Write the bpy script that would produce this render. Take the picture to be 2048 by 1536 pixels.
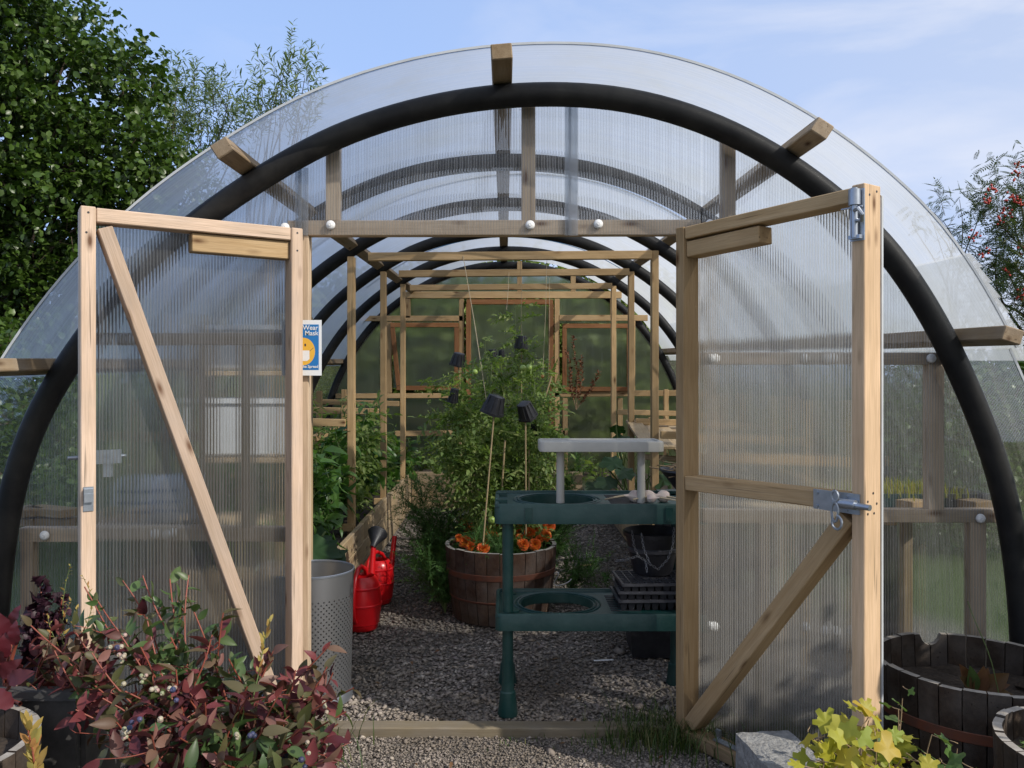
import bpy, bmesh, math, random
import numpy as np
from mathutils import Vector, Matrix, Quaternion

random.seed(11)
rng = np.random.default_rng(11)
for o in list(bpy.data.objects):
    bpy.data.objects.remove(o)
C = bpy.context.scene.collection
SC = bpy.context.scene
F, H = 1650.0, 1.445            # focal length in photo pixels, eye height
SLOPE = 0.025                   # the site climbs gently away from the door


def P(px, py, d):
    """world point d metres away that the photo shows at pixel px, py"""
    return Vector(((px - 1010) * d / F, d, H + (760 - py) * d / F))


def G(d):
    """ground height at distance d"""
    return SLOPE * max(0.0, d - 3.4)


# ------------------------------------------------------------------ camera, sky, sun, exposure
cam = bpy.data.cameras.new('camera')
cam.sensor_width = 36.0
cam.lens = F / 2048 * 36
cam.shift_x = 14 / 2048
cam.shift_y = -8 / 2048
cam.clip_start = 0.05
cam.clip_end = 2000
co = bpy.data.objects.new('camera', cam)
co.location = (0, 0, H)
co.rotation_euler = (math.radians(90), 0, 0)
C.objects.link(co)
SC.camera = co

SUN = Vector((0.70, -0.43, 0.57)).normalized()
world = bpy.data.worlds.new('World')
SC.world = world
world.use_nodes = True
nt = world.node_tree
nt.nodes.clear()


def nd(nt, typ, ins=None, **props):
    n = nt.nodes.new(typ)
    for k, v in props.items():
        setattr(n, k, v)
    for k, v in (ins or {}).items():
        s = n.inputs[k]
        if isinstance(v, bpy.types.NodeSocket):
            nt.links.new(v, s)
        elif isinstance(v, bpy.types.Node):
            nt.links.new(v.outputs[0], s)
        else:
            s.default_value = v
    return n


def col(c):
    return (c[0], c[1], c[2], 1.0)


def math_(nt, op, a, b=0.0, c=0.0, clamp=False):
    n = nd(nt, 'ShaderNodeMath', {0: a, 1: b, 2: c}, operation=op)
    n.use_clamp = clamp
    return n.outputs[0]


def ramp(nt, fac, stops):
    n = nd(nt, 'ShaderNodeValToRGB', {'Fac': fac})
    e = n.color_ramp.elements
    while len(e) < len(stops):
        e.new(0.5)
    for i, (p, c) in enumerate(stops):
        e[i].position = p
        e[i].color = col(c) if hasattr(c, '__len__') else (c, c, c, 1)
    return n.outputs[0]


def mixc(nt, f, a, b, mode='MIX'):
    n = nt.nodes.new('ShaderNodeMix')
    n.data_type = 'RGBA'
    n.blend_type = mode
    for s, v in ((n.inputs['Factor'], f), (n.inputs[6], a), (n.inputs[7], b)):
        if isinstance(v, bpy.types.NodeSocket):
            nt.links.new(v, s)
        elif isinstance(v, bpy.types.Node):
            nt.links.new(v.outputs[0], s)
        else:
            s.default_value = col(v) if hasattr(v, '__len__') else v
    return n.outputs[2]


sky = nd(nt, 'ShaderNodeTexSky')
sky.sky_type = 'NISHITA'
sky.sun_disc = False
sky.sun_elevation = math.asin(SUN.z)
sky.sun_rotation = math.atan2(SUN.x, SUN.y)
sky.air_density = 1.0
sky.dust_density = 1.6
sky.ozone_density = 1.2
tc = nd(nt, 'ShaderNodeTexCoord')
mp = nd(nt, 'ShaderNodeMapping', {'Vector': tc.outputs['Generated'], 'Scale': (1.6, 1.6, 5.0), 'Rotation': (0.0, 0.12, 0.3),
                                  'Location': (0.35, 0.2, 0.1)})
n1 = nd(nt, 'ShaderNodeTexNoise', {'Vector': mp.outputs[0], 'Scale': 1.7, 'Detail': 6.0, 'Roughness': 0.55, 'Distortion': 0.4})
sx = nd(nt, 'ShaderNodeSeparateXYZ', {0: tc.outputs['Generated']})
lowsky = math_(nt, 'SUBTRACT', 1.0, math_(nt, 'MULTIPLY', sx.outputs['Z'], 1.6), clamp=True)
side = math_(nt, 'MULTIPLY_ADD', math_(nt, 'SUBTRACT', sx.outputs['X'], math_(nt, 'MULTIPLY', sx.outputs['Y'], .7)), 0.8, 0.85, clamp=True)
cl = ramp(nt, n1.outputs[0], [(0.45, 0.0), (0.68, 1.0)])
cf = math_(nt, 'MULTIPLY', cl, math_(nt, 'MULTIPLY_ADD', side, 0.6, 0.12), clamp=True)
haze = math_(nt, 'MULTIPLY_ADD', lowsky, 0.30, 0.62)
tint = mixc(nt, haze, sky.outputs[0], (2.75, 3.95, 6.7))
s2 = math_(nt, 'SUBTRACT', sx.outputs['X'], math_(nt, 'MULTIPLY', sx.outputs['Y'], .7))
veil = math_(nt, 'MINIMUM', math_(nt, 'MAXIMUM', math_(nt, 'MULTIPLY_ADD', s2, .55, .42), 0.0), .85)
tint = mixc(nt, veil, tint, (4.5, 4.55, 4.7))
skyc = mixc(nt, cf, tint, (5.5, 5.6, 6.1))
bg = nd(nt, 'ShaderNodeBackground', {'Color': skyc, 'Strength': 0.15})
nd(nt, 'ShaderNodeOutputWorld', {'Surface': bg.outputs[0]})

sl = bpy.data.lights.new('sun', 'SUN')
sl.energy = 4.0
sl.angle = math.radians(0.53)
sl.color = (1.0, 0.93, 0.83)
so = bpy.data.objects.new('sun', sl)
so.rotation_euler = SUN.to_track_quat('Z', 'Y').to_euler()
so.location = (6, -4, 8)
C.objects.link(so)

SC.view_settings.view_transform = 'Standard'
SC.view_settings.look = 'None'
SC.view_settings.exposure = 0.14
SC.view_settings.gamma = 1.0
SC.view_settings.use_curve_mapping = False
SC.render.engine = 'CYCLES'
cy = SC.cycles
cy.max_bounces = 10
cy.diffuse_bounces = 3
cy.glossy_bounces = 3
cy.transmission_bounces = 8
cy.transparent_max_bounces = 40
cy.caustics_reflective = False
cy.caustics_refractive = False
cy.use_denoising = True
cy.sample_clamp_indirect = 6.0

# ------------------------------------------------------------------ helpers: objects
WM = {}


def link(o, parent=None, M=None):
    M = M or Matrix.Identity(4)
    C.objects.link(o)
    WM[o.name] = M
    if parent is not None:
        o.parent = parent
        o.matrix_parent_inverse = WM[parent.name].inverted()
    o.matrix_basis = M
    return o


def tag(o, label=None, cat=None, group=None, kind=None):
    if label:
        o['label'] = label
    if cat:
        o['category'] = cat
    if group:
        o['group'] = group
    if kind:
        o['kind'] = kind
    return o


def empty(name, loc=(0, 0, 0), parent=None, M=None, label=None, cat=None, group=None):
    o = bpy.data.objects.new(name, None)
    o.empty_display_size = 0.1
    link(o, parent, M or Matrix.Translation(Vector(loc)))
    return tag(o, label, cat, group)


def mk(name, me, m=None, parent=None, M=None):
    if m is not None and not me.materials:
        me.materials.append(m)
    return link(bpy.data.objects.new(name, me), parent, M)


class MB:
    """collects primitives, built as one mesh object"""

    def __init__(s):
        s.v, s.f = [], []

    def add(s, vs, fs):
        b = len(s.v)
        s.v += [tuple(v) for v in vs]
        s.f += [tuple(i + b for i in f) for f in fs]
        return s

    def box(s, c, d, R=None):
        R = R or Matrix.Identity(3)
        vs = []
        for x in (-.5, .5):
            for y in (-.5, .5):
                for z in (-.5, .5):
                    vs.append(Vector(c) + R @ Vector((x * d[0], y * d[1], z * d[2])))
        return s.add(vs, [(0, 1, 3, 2), (4, 6, 7, 5), (0, 4, 5, 1), (2, 3, 7, 6), (0, 2, 6, 4), (1, 5, 7, 3)])

    def tube(s, pts, r, n=8, cap=True):
        pts = [Vector(p) for p in pts]
        rs = r if hasattr(r, '__len__') else [r] * len(pts)
        vs, fs = [], []
        ref = None
        for i, p in enumerate(pts):
            t = (pts[min(i + 1, len(pts) - 1)] - pts[max(i - 1, 0)])
            t = t.normalized() if t.length > 1e-9 else Vector((0, 0, 1))
            if ref is None:
                ref = Vector((0, 0, 1)) if abs(t.z) < .9 else Vector((1, 0, 0))
            u = (ref - t * ref.dot(t)).normalized()
            ref = u
            w = t.cross(u)
            for k in range(n):
                a = 2 * math.pi * k / n
                vs.append(p + (u * math.cos(a) + w * math.sin(a)) * rs[i])
        for i in range(len(pts) - 1):
            for k in range(n):
                a, b = i * n + k, i * n + (k + 1) % n
                fs.append((a, b, b + n, a + n))
        if cap:
            fs.append(tuple(range(n - 1, -1, -1)))
            fs.append(tuple((len(pts) - 1) * n + k for k in range(n)))
        return s.add(vs, fs)

    def lathe(s, prof, n=24, c=(0, 0, 0), R=None, close=False):
        R = R or Matrix.Identity(3)
        vs, fs = [], []
        for (r, z) in prof:
            for k in range(n):
                a = 2 * math.pi * k / n
                vs.append(Vector(c) + R @ Vector((r * math.cos(a), r * math.sin(a), z)))
        m = len(prof)
        for i in range(m - 1 + (1 if close else 0)):
            for k in range(n):
                a, b = i * n + k, i * n + (k + 1) % n
                j = ((i + 1) % m) * n
                fs.append((a, b, j + (k + 1) % n, j + k))
        return s.add(vs, fs)

    def mesh(s, name, smooth=False):
        me = bpy.data.meshes.new(name)
        me.from_pydata(s.v, [], s.f)
        me.update()
        if smooth:
            me.shade_smooth()
            try:
                me.set_sharp_from_angle(angle=math.radians(40))
            except Exception:
                pass
        return me

    def build(s, name, m, parent=None, M=None, smooth=False):
        """M places geometry given in local coordinates; without M the geometry is in world coordinates"""
        return mk(name, s.mesh(name, smooth), m, parent, M)


_cb = {}


def chamfer_mesh(L, W, T, c=0.0025):
    key = (round(L, 3), round(W, 3), round(T, 3), c)
    if key in _cb:
        return _cb[key].copy()
    bm = bmesh.new()
    bmesh.ops.create_cube(bm, size=1)
    for v in bm.verts:
        v.co = Vector(((v.co.x + .5) * L, v.co.y * W, v.co.z * T))
    bmesh.ops.bevel(bm, geom=bm.edges[:], offset=c, segments=1, affect='EDGES')
    me = bpy.data.meshes.new('timber')
    bm.to_mesh(me)
    bm.free()
    _cb[key] = me
    return me.copy()


def frame_mat(p0, p1, up=None):
    X = (Vector(p1) - Vector(p0)).normalized()
    if up is None:
        up = Vector((0, 0, 1)) if abs(X.z) < .85 else Vector((0, -1, 0))
    Z = (Vector(up) - X * Vector(up).dot(X)).normalized()
    Y = Z.cross(X)
    M = Matrix((X, Y, Z)).transposed().to_4x4()
    M.translation = Vector(p0)
    return M


def timber(name, p0, p1, w, t, m, parent=None, up=None, c=0.0025):
    """sawn timber from p0 to p1; t is its size along up, w the other way"""
    L = (Vector(p1) - Vector(p0)).length
    return mk(name, chamfer_mesh(L, w, t, c), m, parent, frame_mat(p0, p1, up))


def tri_mesh(name, V, T, m, parent=None, M=None, smooth=False):
    me = bpy.data.meshes.new(name)
    V = np.asarray(V, dtype=np.float32)
    T = np.asarray(T, dtype=np.int32)
    me.vertices.add(len(V))
    me.vertices.foreach_set('co', V.ravel())
    me.loops.add(T.size)
    me.loops.foreach_set('vertex_index', T.ravel())
    me.polygons.add(len(T))
    me.polygons.foreach_set('loop_start', np.arange(0, T.size, 3, dtype=np.int32))
    me.polygons.foreach_set('loop_total', np.full(len(T), 3, dtype=np.int32))
    me.update(calc_edges=True)
    if smooth:
        me.shade_smooth()
    return mk(name, me, m, parent, M)


def unit(a):
    a = np.asarray(a, float)
    return a / np.maximum(np.linalg.norm(a, axis=-1, keepdims=True), 1e-9)


def stamp(tpl, pos, dirs, norms, size):
    """place a template (x along the leaf, z its normal) many times; returns verts, tris"""
    V, T = tpl
    pos = np.atleast_2d(pos)
    X = unit(np.atleast_2d(dirs))
    Z = np.atleast_2d(norms)
    Z = unit(Z - X * (Z * X).sum(1, keepdims=True))
    Y = np.cross(Z, X)
    s = np.broadcast_to(np.asarray(size, float), (len(pos),)) if np.ndim(size) < 2 else size
    if np.ndim(s) == 1:
        s = np.repeat(s[:, None], 3, 1)
    W = pos[:, None, :] + (V[None, :, 0:1] * s[:, None, 0:1]) * X[:, None, :] + (V[None, :, 1:2] * s[:, None, 1:2]) * Y[:, None, :] \
        + (V[None, :, 2:3] * s[:, None, 2:3]) * Z[:, None, :]
    n = len(V)
    TT = T[None] + (np.arange(len(pos)) * n)[:, None, None]
    return W.reshape(-1, 3), TT.reshape(-1, 3)


def join(parts):
    Vs, Ts, b = [], [], 0
    for V, T in parts:
        Vs.append(V)
        Ts.append(T + b)
        b += len(V)
    return np.concatenate(Vs), np.concatenate(Ts)


def tubes(lines, n=4):
    """lines: list of (pts, radii); returns verts, tris of open tubes"""
    out = []
    for pts, r in lines:
        pts = np.asarray(pts, float)
        r = np.broadcast_to(np.asarray(r, float), (len(pts),))
        t = np.gradient(pts, axis=0)
        t = unit(t)
        ref = np.array([0, 0, 1.0]) if abs(t[0, 2]) < .9 else np.array([1.0, 0, 0])
        u = unit(ref - t * (t @ ref)[:, None])
        w = np.cross(t, u)
        a = np.arange(n) * 2 * math.pi / n
        V = pts[:, None] + (u[:, None] * np.cos(a)[None, :, None] + w[:, None] * np.sin(a)[None, :, None]) * r[:, None, None]
        T = []
        for i in range(len(pts) - 1):
            for k in range(n):
                A, B = i * n + k, i * n + (k + 1) % n
                T += [(A, B, B + n), (A, B + n, A + n)]
        out.append((V.reshape(-1, 3), np.array(T)))
    return join(out)


def dup(root, loc=None, rotz=None):
    """copy a thing with its parts and sub-parts"""
    def rec(o, parent):
        c = o.copy()
        C.objects.link(c)
        if parent is not None:
            c.parent = parent
        for ch in list(o.children):
            rec(ch, c)
        return c
    r = rec(root, None)
    if loc is not None:
        r.location = loc
    if rotz is not None:
        r.rotation_euler = (0, 0, rotz)
    return r


# ------------------------------------------------------------------ leaf templates
def fold_leaf(w=.3, fold=.08, droop=.12, c1=.3, c2=.7, w2=.8):
    V = np.array([(0, 0, 0), (c1, w, fold), (c2, w * w2, fold - droop * .4), (1, 0, -droop), (c2, -w * w2, fold - droop * .4), (c1, -w, fold),
                  (.5, 0, 0.0)], float)
    T = np.array([(0, 6, 1), (1, 6, 2), (2, 6, 3), (0, 5, 6), (5, 4, 6), (4, 3, 6)])
    return V, T


def fine_leaf(w=.3, fold=.07, droop=.2, n=6, jag=0.0, wav=0.0):
    """longer list of stations for leaves seen close"""
    V, T = [], []
    for i in range(n + 1):
        t = i / n
        ww = w * .98 * (math.sin(math.pi * t ** .82) ** .88) * (1.05 - .2 * t) if 0 < i < n else 0.0
        ww *= 1 + (jag if i % 2 else -jag)
        z = -droop * t * t
        V += [(t, 0, z), (t - .04 * (1 if jag else 0), ww, z + fold * ww / w + wav * math.sin(i * 2.1)), (t - .04 * (1 if jag else 0), -ww, z + fold * ww / w - wav * math.sin(i * 2.5))]
    for i in range(n):
        a, b = 3 * i, 3 * (i + 1)
        T += [(a, b, b + 1), (a, b + 1, a + 1), (a, a + 2, b + 2), (a, b + 2, b)]
    return np.array(V, float), np.array(T)


def lobed_leaf(lobes=5, depth=.45, jag=.06, fold=.08):
    """currant or squash leaf: lobes fanned round the stalk end"""
    V = [(0.12, 0, 0)]
    n = lobes * 6 + 1
    for i in range(n):
        a = -2.45 + 4.9 * i / (n - 1)
        ph = (i / (n - 1)) * lobes
        r = 1 - depth * abs(math.cos(math.pi * ph)) ** 1.5
        r *= (1.0 - .22 * abs(a) / 2.45) * .62
        if i % 2:
            r *= 1 - jag
        V.append((.38 + r * math.cos(a), r * math.sin(a), fold * math.sin(ph * math.pi * 2) * r - .12 * r * r))
    V[0] = (.38, 0, 0)
    V.append((0, 0, .02))
    T = [(0, i, i + 1) for i in range(1, n)] + [(0, n, n + 1), (0, n + 1, 1)]
    return np.array(V, float), np.array(T)


def pinnate(pairs=5, lw=.13, ll=.32, droop=.25, simple=False, rag=.0, stalk=.15):
    parts = []
    lf = fold_leaf(.21, .05, .2) if not simple else (np.array([(0, 0, 0), (.45, .2, .03), (1, 0, 0), (.45, -.2, .03)], float),
                                                       np.array([(0, 2, 1), (0, 3, 2)]))
    for i in range(pairs):
        t = stalk + (1 - stalk) * i / pairs
        z = -droop * t * t
        for s in (-1, 1):
            k = 1 - .45 * abs(t - .5)
            d = np.array([[.45, s * 1.0, -.15 + rag * math.sin(i * 3 + s)]])
            parts.append(stamp(lf, [[t, 0, z]], d, [[0, 0, 1]], ll * k))
    parts.append(stamp(lf, [[.97, 0, -droop]], [[1, 0, -.3]], [[0, 0, 1]], ll * 1.1))
    rs = np.array([(0, 0, 0), (.5, 0, -droop * .25), (1, 0, -droop)], float)
    parts.append((np.array([rs[0] + (0, .008, 0), rs[0] - (0, .008, 0), rs[1], rs[2] + (0, .004, 0)]), np.array([(0, 1, 2), (1, 3, 2)])))
    return join(parts)


def needles(n=26, L=.35, w=.012, seed=3):
    r = np.random.default_rng(seed)
    V, T = [], []
    for i in range(n):
        t = r.uniform(.05, 1)
        a = r.uniform(0, 2 * math.pi)
        d = np.array([.55 + r.uniform(-.2, .3), math.cos(a), math.sin(a)])
        d /= np.linalg.norm(d)
        p = np.array([t, 0, 0])
        s = np.cross(d, [1, .2, .1])
        s = s / np.linalg.norm(s) * w
        e = p + d * L * (1.15 - t) * r.uniform(.6, 1.2)
        b = len(V)
        V += [p - s, p + s, e]
        T.append((b, b + 1, b + 2))
    b = len(V)
    V += [(0, .01, 0), (0, -.01, 0), (1, 0, 0)]
    T.append((b, b + 1, b + 2))
    return np.array(V, float), np.array(T)


L_TREE = fold_leaf(.36, .1, .15, .3, .65, .95)
L_LANCE = fold_leaf(.085, .02, .25, .3, .7, .8)
L_OVATE = fine_leaf(.23, .09, .22, 8)
L_OVATE2 = fine_leaf(.25, .16, -.08, 8)
L_PEPPER = fold_leaf(.2, .06, .35, .35, .7, .7)
L_TOM = pinnate(4, ll=.34, droop=.35, rag=.4)
L_TOM2 = pinnate(5, ll=.26, droop=.6, rag=.6)
L_ROWAN = pinnate(6, ll=.26, droop=.25, simple=True, stalk=.1)
L_LOBE = lobed_leaf(5, .42, .16)
L_LOBE2 = lobed_leaf(3, .5, .2, -.06)
L_SQUASH = lobed_leaf(5, .22, .05, .1)
L_NEED = needles()

# ------------------------------------------------------------------ materials


def newmat(name):
    m = bpy.data.materials.new(name)
    m.use_nodes = True
    m.node_tree.nodes.clear()
    return m, m.node_tree


def outp(nt, s):
    nd(nt, 'ShaderNodeOutputMaterial', {'Surface': s})


def bump(nt, h, strength=.3, dist=.01):
    return nd(nt, 'ShaderNodeBump', {'Strength': strength, 'Distance': dist, 'Height': h}).outputs[0]


def wood(name, c1, c2, dark=.5, grey=.0, knots=True, rough=.75):
    m, nt = newmat(name)
    tc = nd(nt, 'ShaderNodeTexCoord')
    oi = nd(nt, 'ShaderNodeObjectInfo')
    off = nd(nt, 'ShaderNodeVectorMath', {0: oi.outputs['Random'], 1: (37., 53., 71.)}, operation='MULTIPLY')
    v = nd(nt, 'ShaderNodeVectorMath', {0: tc.outputs['Object'], 1: off.outputs[0]}, operation='ADD')
    mp = nd(nt, 'ShaderNodeMapping', {'Vector': v.outputs[0], 'Scale': (1.3, 22, 22)})
    big = nd(nt, 'ShaderNodeTexNoise', {'Vector': v.outputs[0], 'Scale': 2.6, 'Detail': 3.0})
    grain = nd(nt, 'ShaderNodeTexNoise', {'Vector': mp.outputs[0], 'Scale': 2.2, 'Detail': 5.0, 'Roughness': .6, 'Distortion': .6})
    mp2 = nd(nt, 'ShaderNodeMapping', {'Vector': v.outputs[0], 'Scale': (6, 190, 190)})
    fine = nd(nt, 'ShaderNodeTexNoise', {'Vector': mp2.outputs[0], 'Scale': 1.6, 'Detail': 2.0})
    c = mixc(nt, ramp(nt, grain.outputs[0], [(.36, 0), (.64, 1)]), c1, c2)
    c = mixc(nt, ramp(nt, big.outputs[0], [(.35, 0), (.75, .55)]), c, [x * dark for x in c2])
    c = mixc(nt, ramp(nt, fine.outputs[0], [(.45, 0), (.7, .35)]), c, [x * .55 for x in c2])
    hv = math_(nt, 'MULTIPLY_ADD', oi.outputs['Random'], .5, .75)
    c = mixc(nt, 1.0, c, nd(nt, 'ShaderNodeCombineColor', {0: hv, 1: hv, 2: hv}).outputs[0], 'MULTIPLY')
    if grey:
        g = nd(nt, 'ShaderNodeTexNoise', {'Vector': v.outputs[0], 'Scale': 7.0, 'Detail': 4.0})
        c = mixc(nt, ramp(nt, g.outputs[0], [(.4, 0), (.7, grey)]), c, (.3, .28, .26))
    mp3 = nd(nt, 'ShaderNodeMapping', {'Vector': v.outputs[0], 'Scale': (2.2, 70, 70)})
    cr_ = nd(nt, 'ShaderNodeTexNoise', {'Vector': mp3.outputs[0], 'Scale': 1.0, 'Detail': 1.0})
    c = mixc(nt, ramp(nt, cr_.outputs[0], [(.70, 0), (.75, .7)]), c, [x * .25 for x in c2])
    gp_ = nd(nt, 'ShaderNodeNewGeometry')
    zz = nd(nt, 'ShaderNodeSeparateXYZ', {0: gp_.outputs['Position']}).outputs['Z']
    mud = math_(nt, 'MULTIPLY', math_(nt, 'SUBTRACT', math_(nt, 'MULTIPLY_ADD', zz, -2.6, 1.0), math_(nt, 'MULTIPLY', big.outputs[0], .9)), .9, clamp=True)
    c = mixc(nt, mud, c, (.09, .07, .05))
    if knots:
        mk_ = nd(nt, 'ShaderNodeMapping', {'Vector': v.outputs[0], 'Scale': (3.0, 9.0, 9.0)})
        vo = nd(nt, 'ShaderNodeTexVoronoi', {'Vector': mk_.outputs[0], 'Scale': 1.4})
        k = ramp(nt, vo.outputs['Distance'], [(.05, 1), (.13, .35), (.2, 0)])
        c = mixc(nt, k, c, (c2[0] * .28, c2[1] * .2, c2[2] * .16))
    p = nd(nt, 'ShaderNodeBsdfPrincipled', {'Base Color': c, 'Roughness': rough, 'Specular IOR Level': .25,
                                            'Normal': bump(nt, fine.outputs[0], .35, .004)})
    outp(nt, p.outputs[0])
    return m


def plain(name, c, rough=.5, metal=0., spec=.5, noise=.0, nscale=8., c2=None, bmp=0., bscale=60., coat=0.):
    m, nt = newmat(name)
    tc = nd(nt, 'ShaderNodeTexCoord')
    base = col(c)
    if noise:
        n = nd(nt, 'ShaderNodeTexNoise', {'Vector': tc.outputs['Object'], 'Scale': nscale, 'Detail': 6.0, 'Roughness': .65})
        base = mixc(nt, ramp(nt, n.outputs[0], [(.38, 0), (.68, noise)]), c, c2 or [x * .5 for x in c])
    ins = {'Base Color': base, 'Roughness': rough, 'Metallic': metal, 'Specular IOR Level': spec, 'Coat Weight': coat}
    if bmp:
        nb = nd(nt, 'ShaderNodeTexNoise', {'Vector': tc.outputs['Object'], 'Scale': bscale, 'Detail': 5.0})
        ins['Normal'] = bump(nt, nb.outputs[0], bmp, .01)
    outp(nt, nd(nt, 'ShaderNodeBsdfPrincipled', ins).outputs[0])
    return m


def leafmat(name, cols, trans=.3, rough=.45, spec=.35):
    """colour differs from leaf to leaf"""
    m, nt = newmat(name)
    g = nd(nt, 'ShaderNodeNewGeometry')
    oi = nd(nt, 'ShaderNodeObjectInfo')
    r = math_(nt, 'FRACT', math_(nt, 'ADD', math_(nt, 'MULTIPLY', g.outputs['Random Per Island'], 1.0), math_(nt, 'MULTIPLY', oi.outputs['Random'], 7.0)))
    n = len(cols)
    c = ramp(nt, r, [((i + .5) / n, cc) for i, cc in enumerate(cols)])
    tc = nd(nt, 'ShaderNodeTexCoord')
    nz = nd(nt, 'ShaderNodeTexNoise', {'Vector': tc.outputs['Object'], 'Scale': 60.0, 'Detail': 3.0})
    c = mixc(nt, math_(nt, 'MULTIPLY', nz.outputs[0], .45), c, [x * .45 for x in cols[0]])
    p = nd(nt, 'ShaderNodeBsdfPrincipled', {'Base Color': c, 'Roughness': rough, 'Specular IOR Level': spec})
    t = nd(nt, 'ShaderNodeBsdfTranslucent', {'Color': mixc(nt, 1.0, c, (1.25, 1.35, .7), 'MULTIPLY')})
    mx = nd(nt, 'ShaderNodeMixShader', {0: trans, 1: p.outputs[0], 2: t.outputs[0]})
    outp(nt, mx.outputs[0])
    return m


def polycarb(name, axis, pitch, clear=.35, milky=.2, ribm=.35, kn=1.6, dirt=.25, graze=.25, gp=1.6, gloss=.4, gr=.12, rr_=.06, ior=1.07, tintc=(.9, .93, .96), milkc=(.72, .77, .83)):
    """twin-wall sheet: flutes bend the light across their length, ribs and dirt scatter it"""
    m, nt = newmat(name)
    tc = nd(nt, 'ShaderNodeTexCoord')
    sx = nd(nt, 'ShaderNodeSeparateXYZ', {0: tc.outputs['Object']})
    u = sx.outputs[axis]
    ph = math_(nt, 'MULTIPLY', u, 2 * math.pi / pitch)
    s = math_(nt, 'SINE', ph)
    ax = [(1, 0, 0), (0, 1, 0), (0, 0, 1)][axis]
    T = nd(nt, 'ShaderNodeVectorTransform', {0: ax}, vector_type='VECTOR', convert_from='OBJECT', convert_to='WORLD')
    g = nd(nt, 'ShaderNodeNewGeometry')
    sc = nd(nt, 'ShaderNodeVectorMath', {0: T.outputs[0], 'Scale': math_(nt, 'MULTIPLY', s, kn)}, operation='SCALE')
    ad = nd(nt, 'ShaderNodeVectorMath', {0: g.outputs['Normal'], 1: sc.outputs[0]}, operation='ADD')
    nn = nd(nt, 'ShaderNodeVectorMath', {0: ad.outputs[0]}, operation='NORMALIZE').outputs[0]
    sc2 = nd(nt, 'ShaderNodeVectorMath', {0: T.outputs[0], 'Scale': math_(nt, 'MULTIPLY', s, .22)}, operation='SCALE')
    ad2 = nd(nt, 'ShaderNodeVectorMath', {0: g.outputs['Normal'], 1: sc2.outputs[0]}, operation='ADD')
    nn2 = nd(nt, 'ShaderNodeVectorMath', {0: ad2.outputs[0]}, operation='NORMALIZE').outputs[0]
    tr = nd(nt, 'ShaderNodeBsdfTransparent', {'Color': col(tintc)})
    rf = nd(nt, 'ShaderNodeBsdfRefraction', {'Color': col(tintc), 'Roughness': rr_, 'IOR': ior, 'Normal': nn})
    a = nd(nt, 'ShaderNodeMixShader', {0: 1 - clear, 1: tr.outputs[0], 2: rf.outputs[0]})
    dz = nd(nt, 'ShaderNodeTexNoise', {'Vector': tc.outputs['Object'], 'Scale': 2.3, 'Detail': 7.0, 'Roughness': .7})
    mc = mixc(nt, ramp(nt, dz.outputs[0], [(.4, 0), (.75, .5)]), milkc, (.42, .42, .36))
    tl = nd(nt, 'ShaderNodeBsdfTranslucent', {'Color': mc})
    df = nd(nt, 'ShaderNodeBsdfDiffuse', {'Color': mc})
    mk_ = nd(nt, 'ShaderNodeMixShader', {0: .18, 1: tl.outputs[0], 2: df.outputs[0]})
    rib = math_(nt, 'POWER', math_(nt, 'ABSOLUTE', math_(nt, 'COSINE', math_(nt, 'MULTIPLY', ph, .5))), 6.0)
    # flutes differ a little from one to the next
    fl = nd(nt, 'ShaderNodeTexWhiteNoise', {'W': math_(nt, 'FLOOR', math_(nt, 'DIVIDE', u, pitch))}, noise_dimensions='1D')
    f = math_(nt, 'MULTIPLY_ADD', rib, ribm, milky)
    f = math_(nt, 'ADD', f, math_(nt, 'MULTIPLY_ADD', fl.outputs[0], .12, -.06))
    sp = nd(nt, 'ShaderNodeTexNoise', {'Vector': tc.outputs['Object'], 'Scale': 55.0, 'Detail': 2.0})
    spk = ramp(nt, sp.outputs[0], [(.74, 0), (.80, .45)])
    f = math_(nt, 'ADD', f, spk)
    f = math_(nt, 'ADD', f, math_(nt, 'MULTIPLY', ramp(nt, dz.outputs[0], [(.45, 0), (.8, 1)]), dirt), clamp=True)
    fc = nd(nt, 'ShaderNodeLayerWeight', {'Blend': .5}).outputs['Facing']
    f = math_(nt, 'MULTIPLY_ADD', math_(nt, 'POWER', fc, gp), graze, f, clamp=True)
    b = nd(nt, 'ShaderNodeMixShader', {0: f, 1: a.outputs[0], 2: mk_.outputs[0]})
    lw = nd(nt, 'ShaderNodeLayerWeight', {'Blend': .22})
    gl = nd(nt, 'ShaderNodeBsdfGlossy', {'Color': (.9, .9, .9, 1), 'Roughness': gr, 'Normal': nn2})
    gf = math_(nt, 'MULTIPLY_ADD', lw.outputs['Fresnel'], gloss, .02, clamp=True)
    c = nd(nt, 'ShaderNodeMixShader', {0: gf, 1: b.outputs[0], 2: gl.outputs[0]})
    outp(nt, c.outputs[0])
    return m


M = {}
M['wood'] = wood('sawn_pine', (.62, .43, .23), (.52, .34, .165))
M['wood_pink'] = wood('weathered_pine', (.60, .46, .36), (.50, .37, .27), .75, .18)
M['wood_gable'] = wood('gable_framing', (.66, .52, .38), (.56, .42, .29), .75)
M['wood_tan'] = wood('treated_pine', (.47, .335, .19), (.38, .255, .13), .7)
M['wood_pale'] = wood('pale_pine', (.60, .43, .28), (.50, .35, .215), .75)
M['wood_purlin'] = wood('purlin_timber', (.36, .27, .17), (.27, .19, .11), .6, .35)
M['wood_red'] = wood('red_brown_frame', (.36, .17, .075), (.27, .115, .045), .7)
M['wood_bed'] = wood('bed_board', (.50, .38, .23), (.40, .285, .16), .6, .3)
M['wood_sill'] = wood('threshold_board', (.42, .36, .25), (.34, .28, .18), .7, .5)
M['stave'] = wood('oak_stave', (.10, .055, .033), (.06, .03, .019), .6, .25, False)
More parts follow.
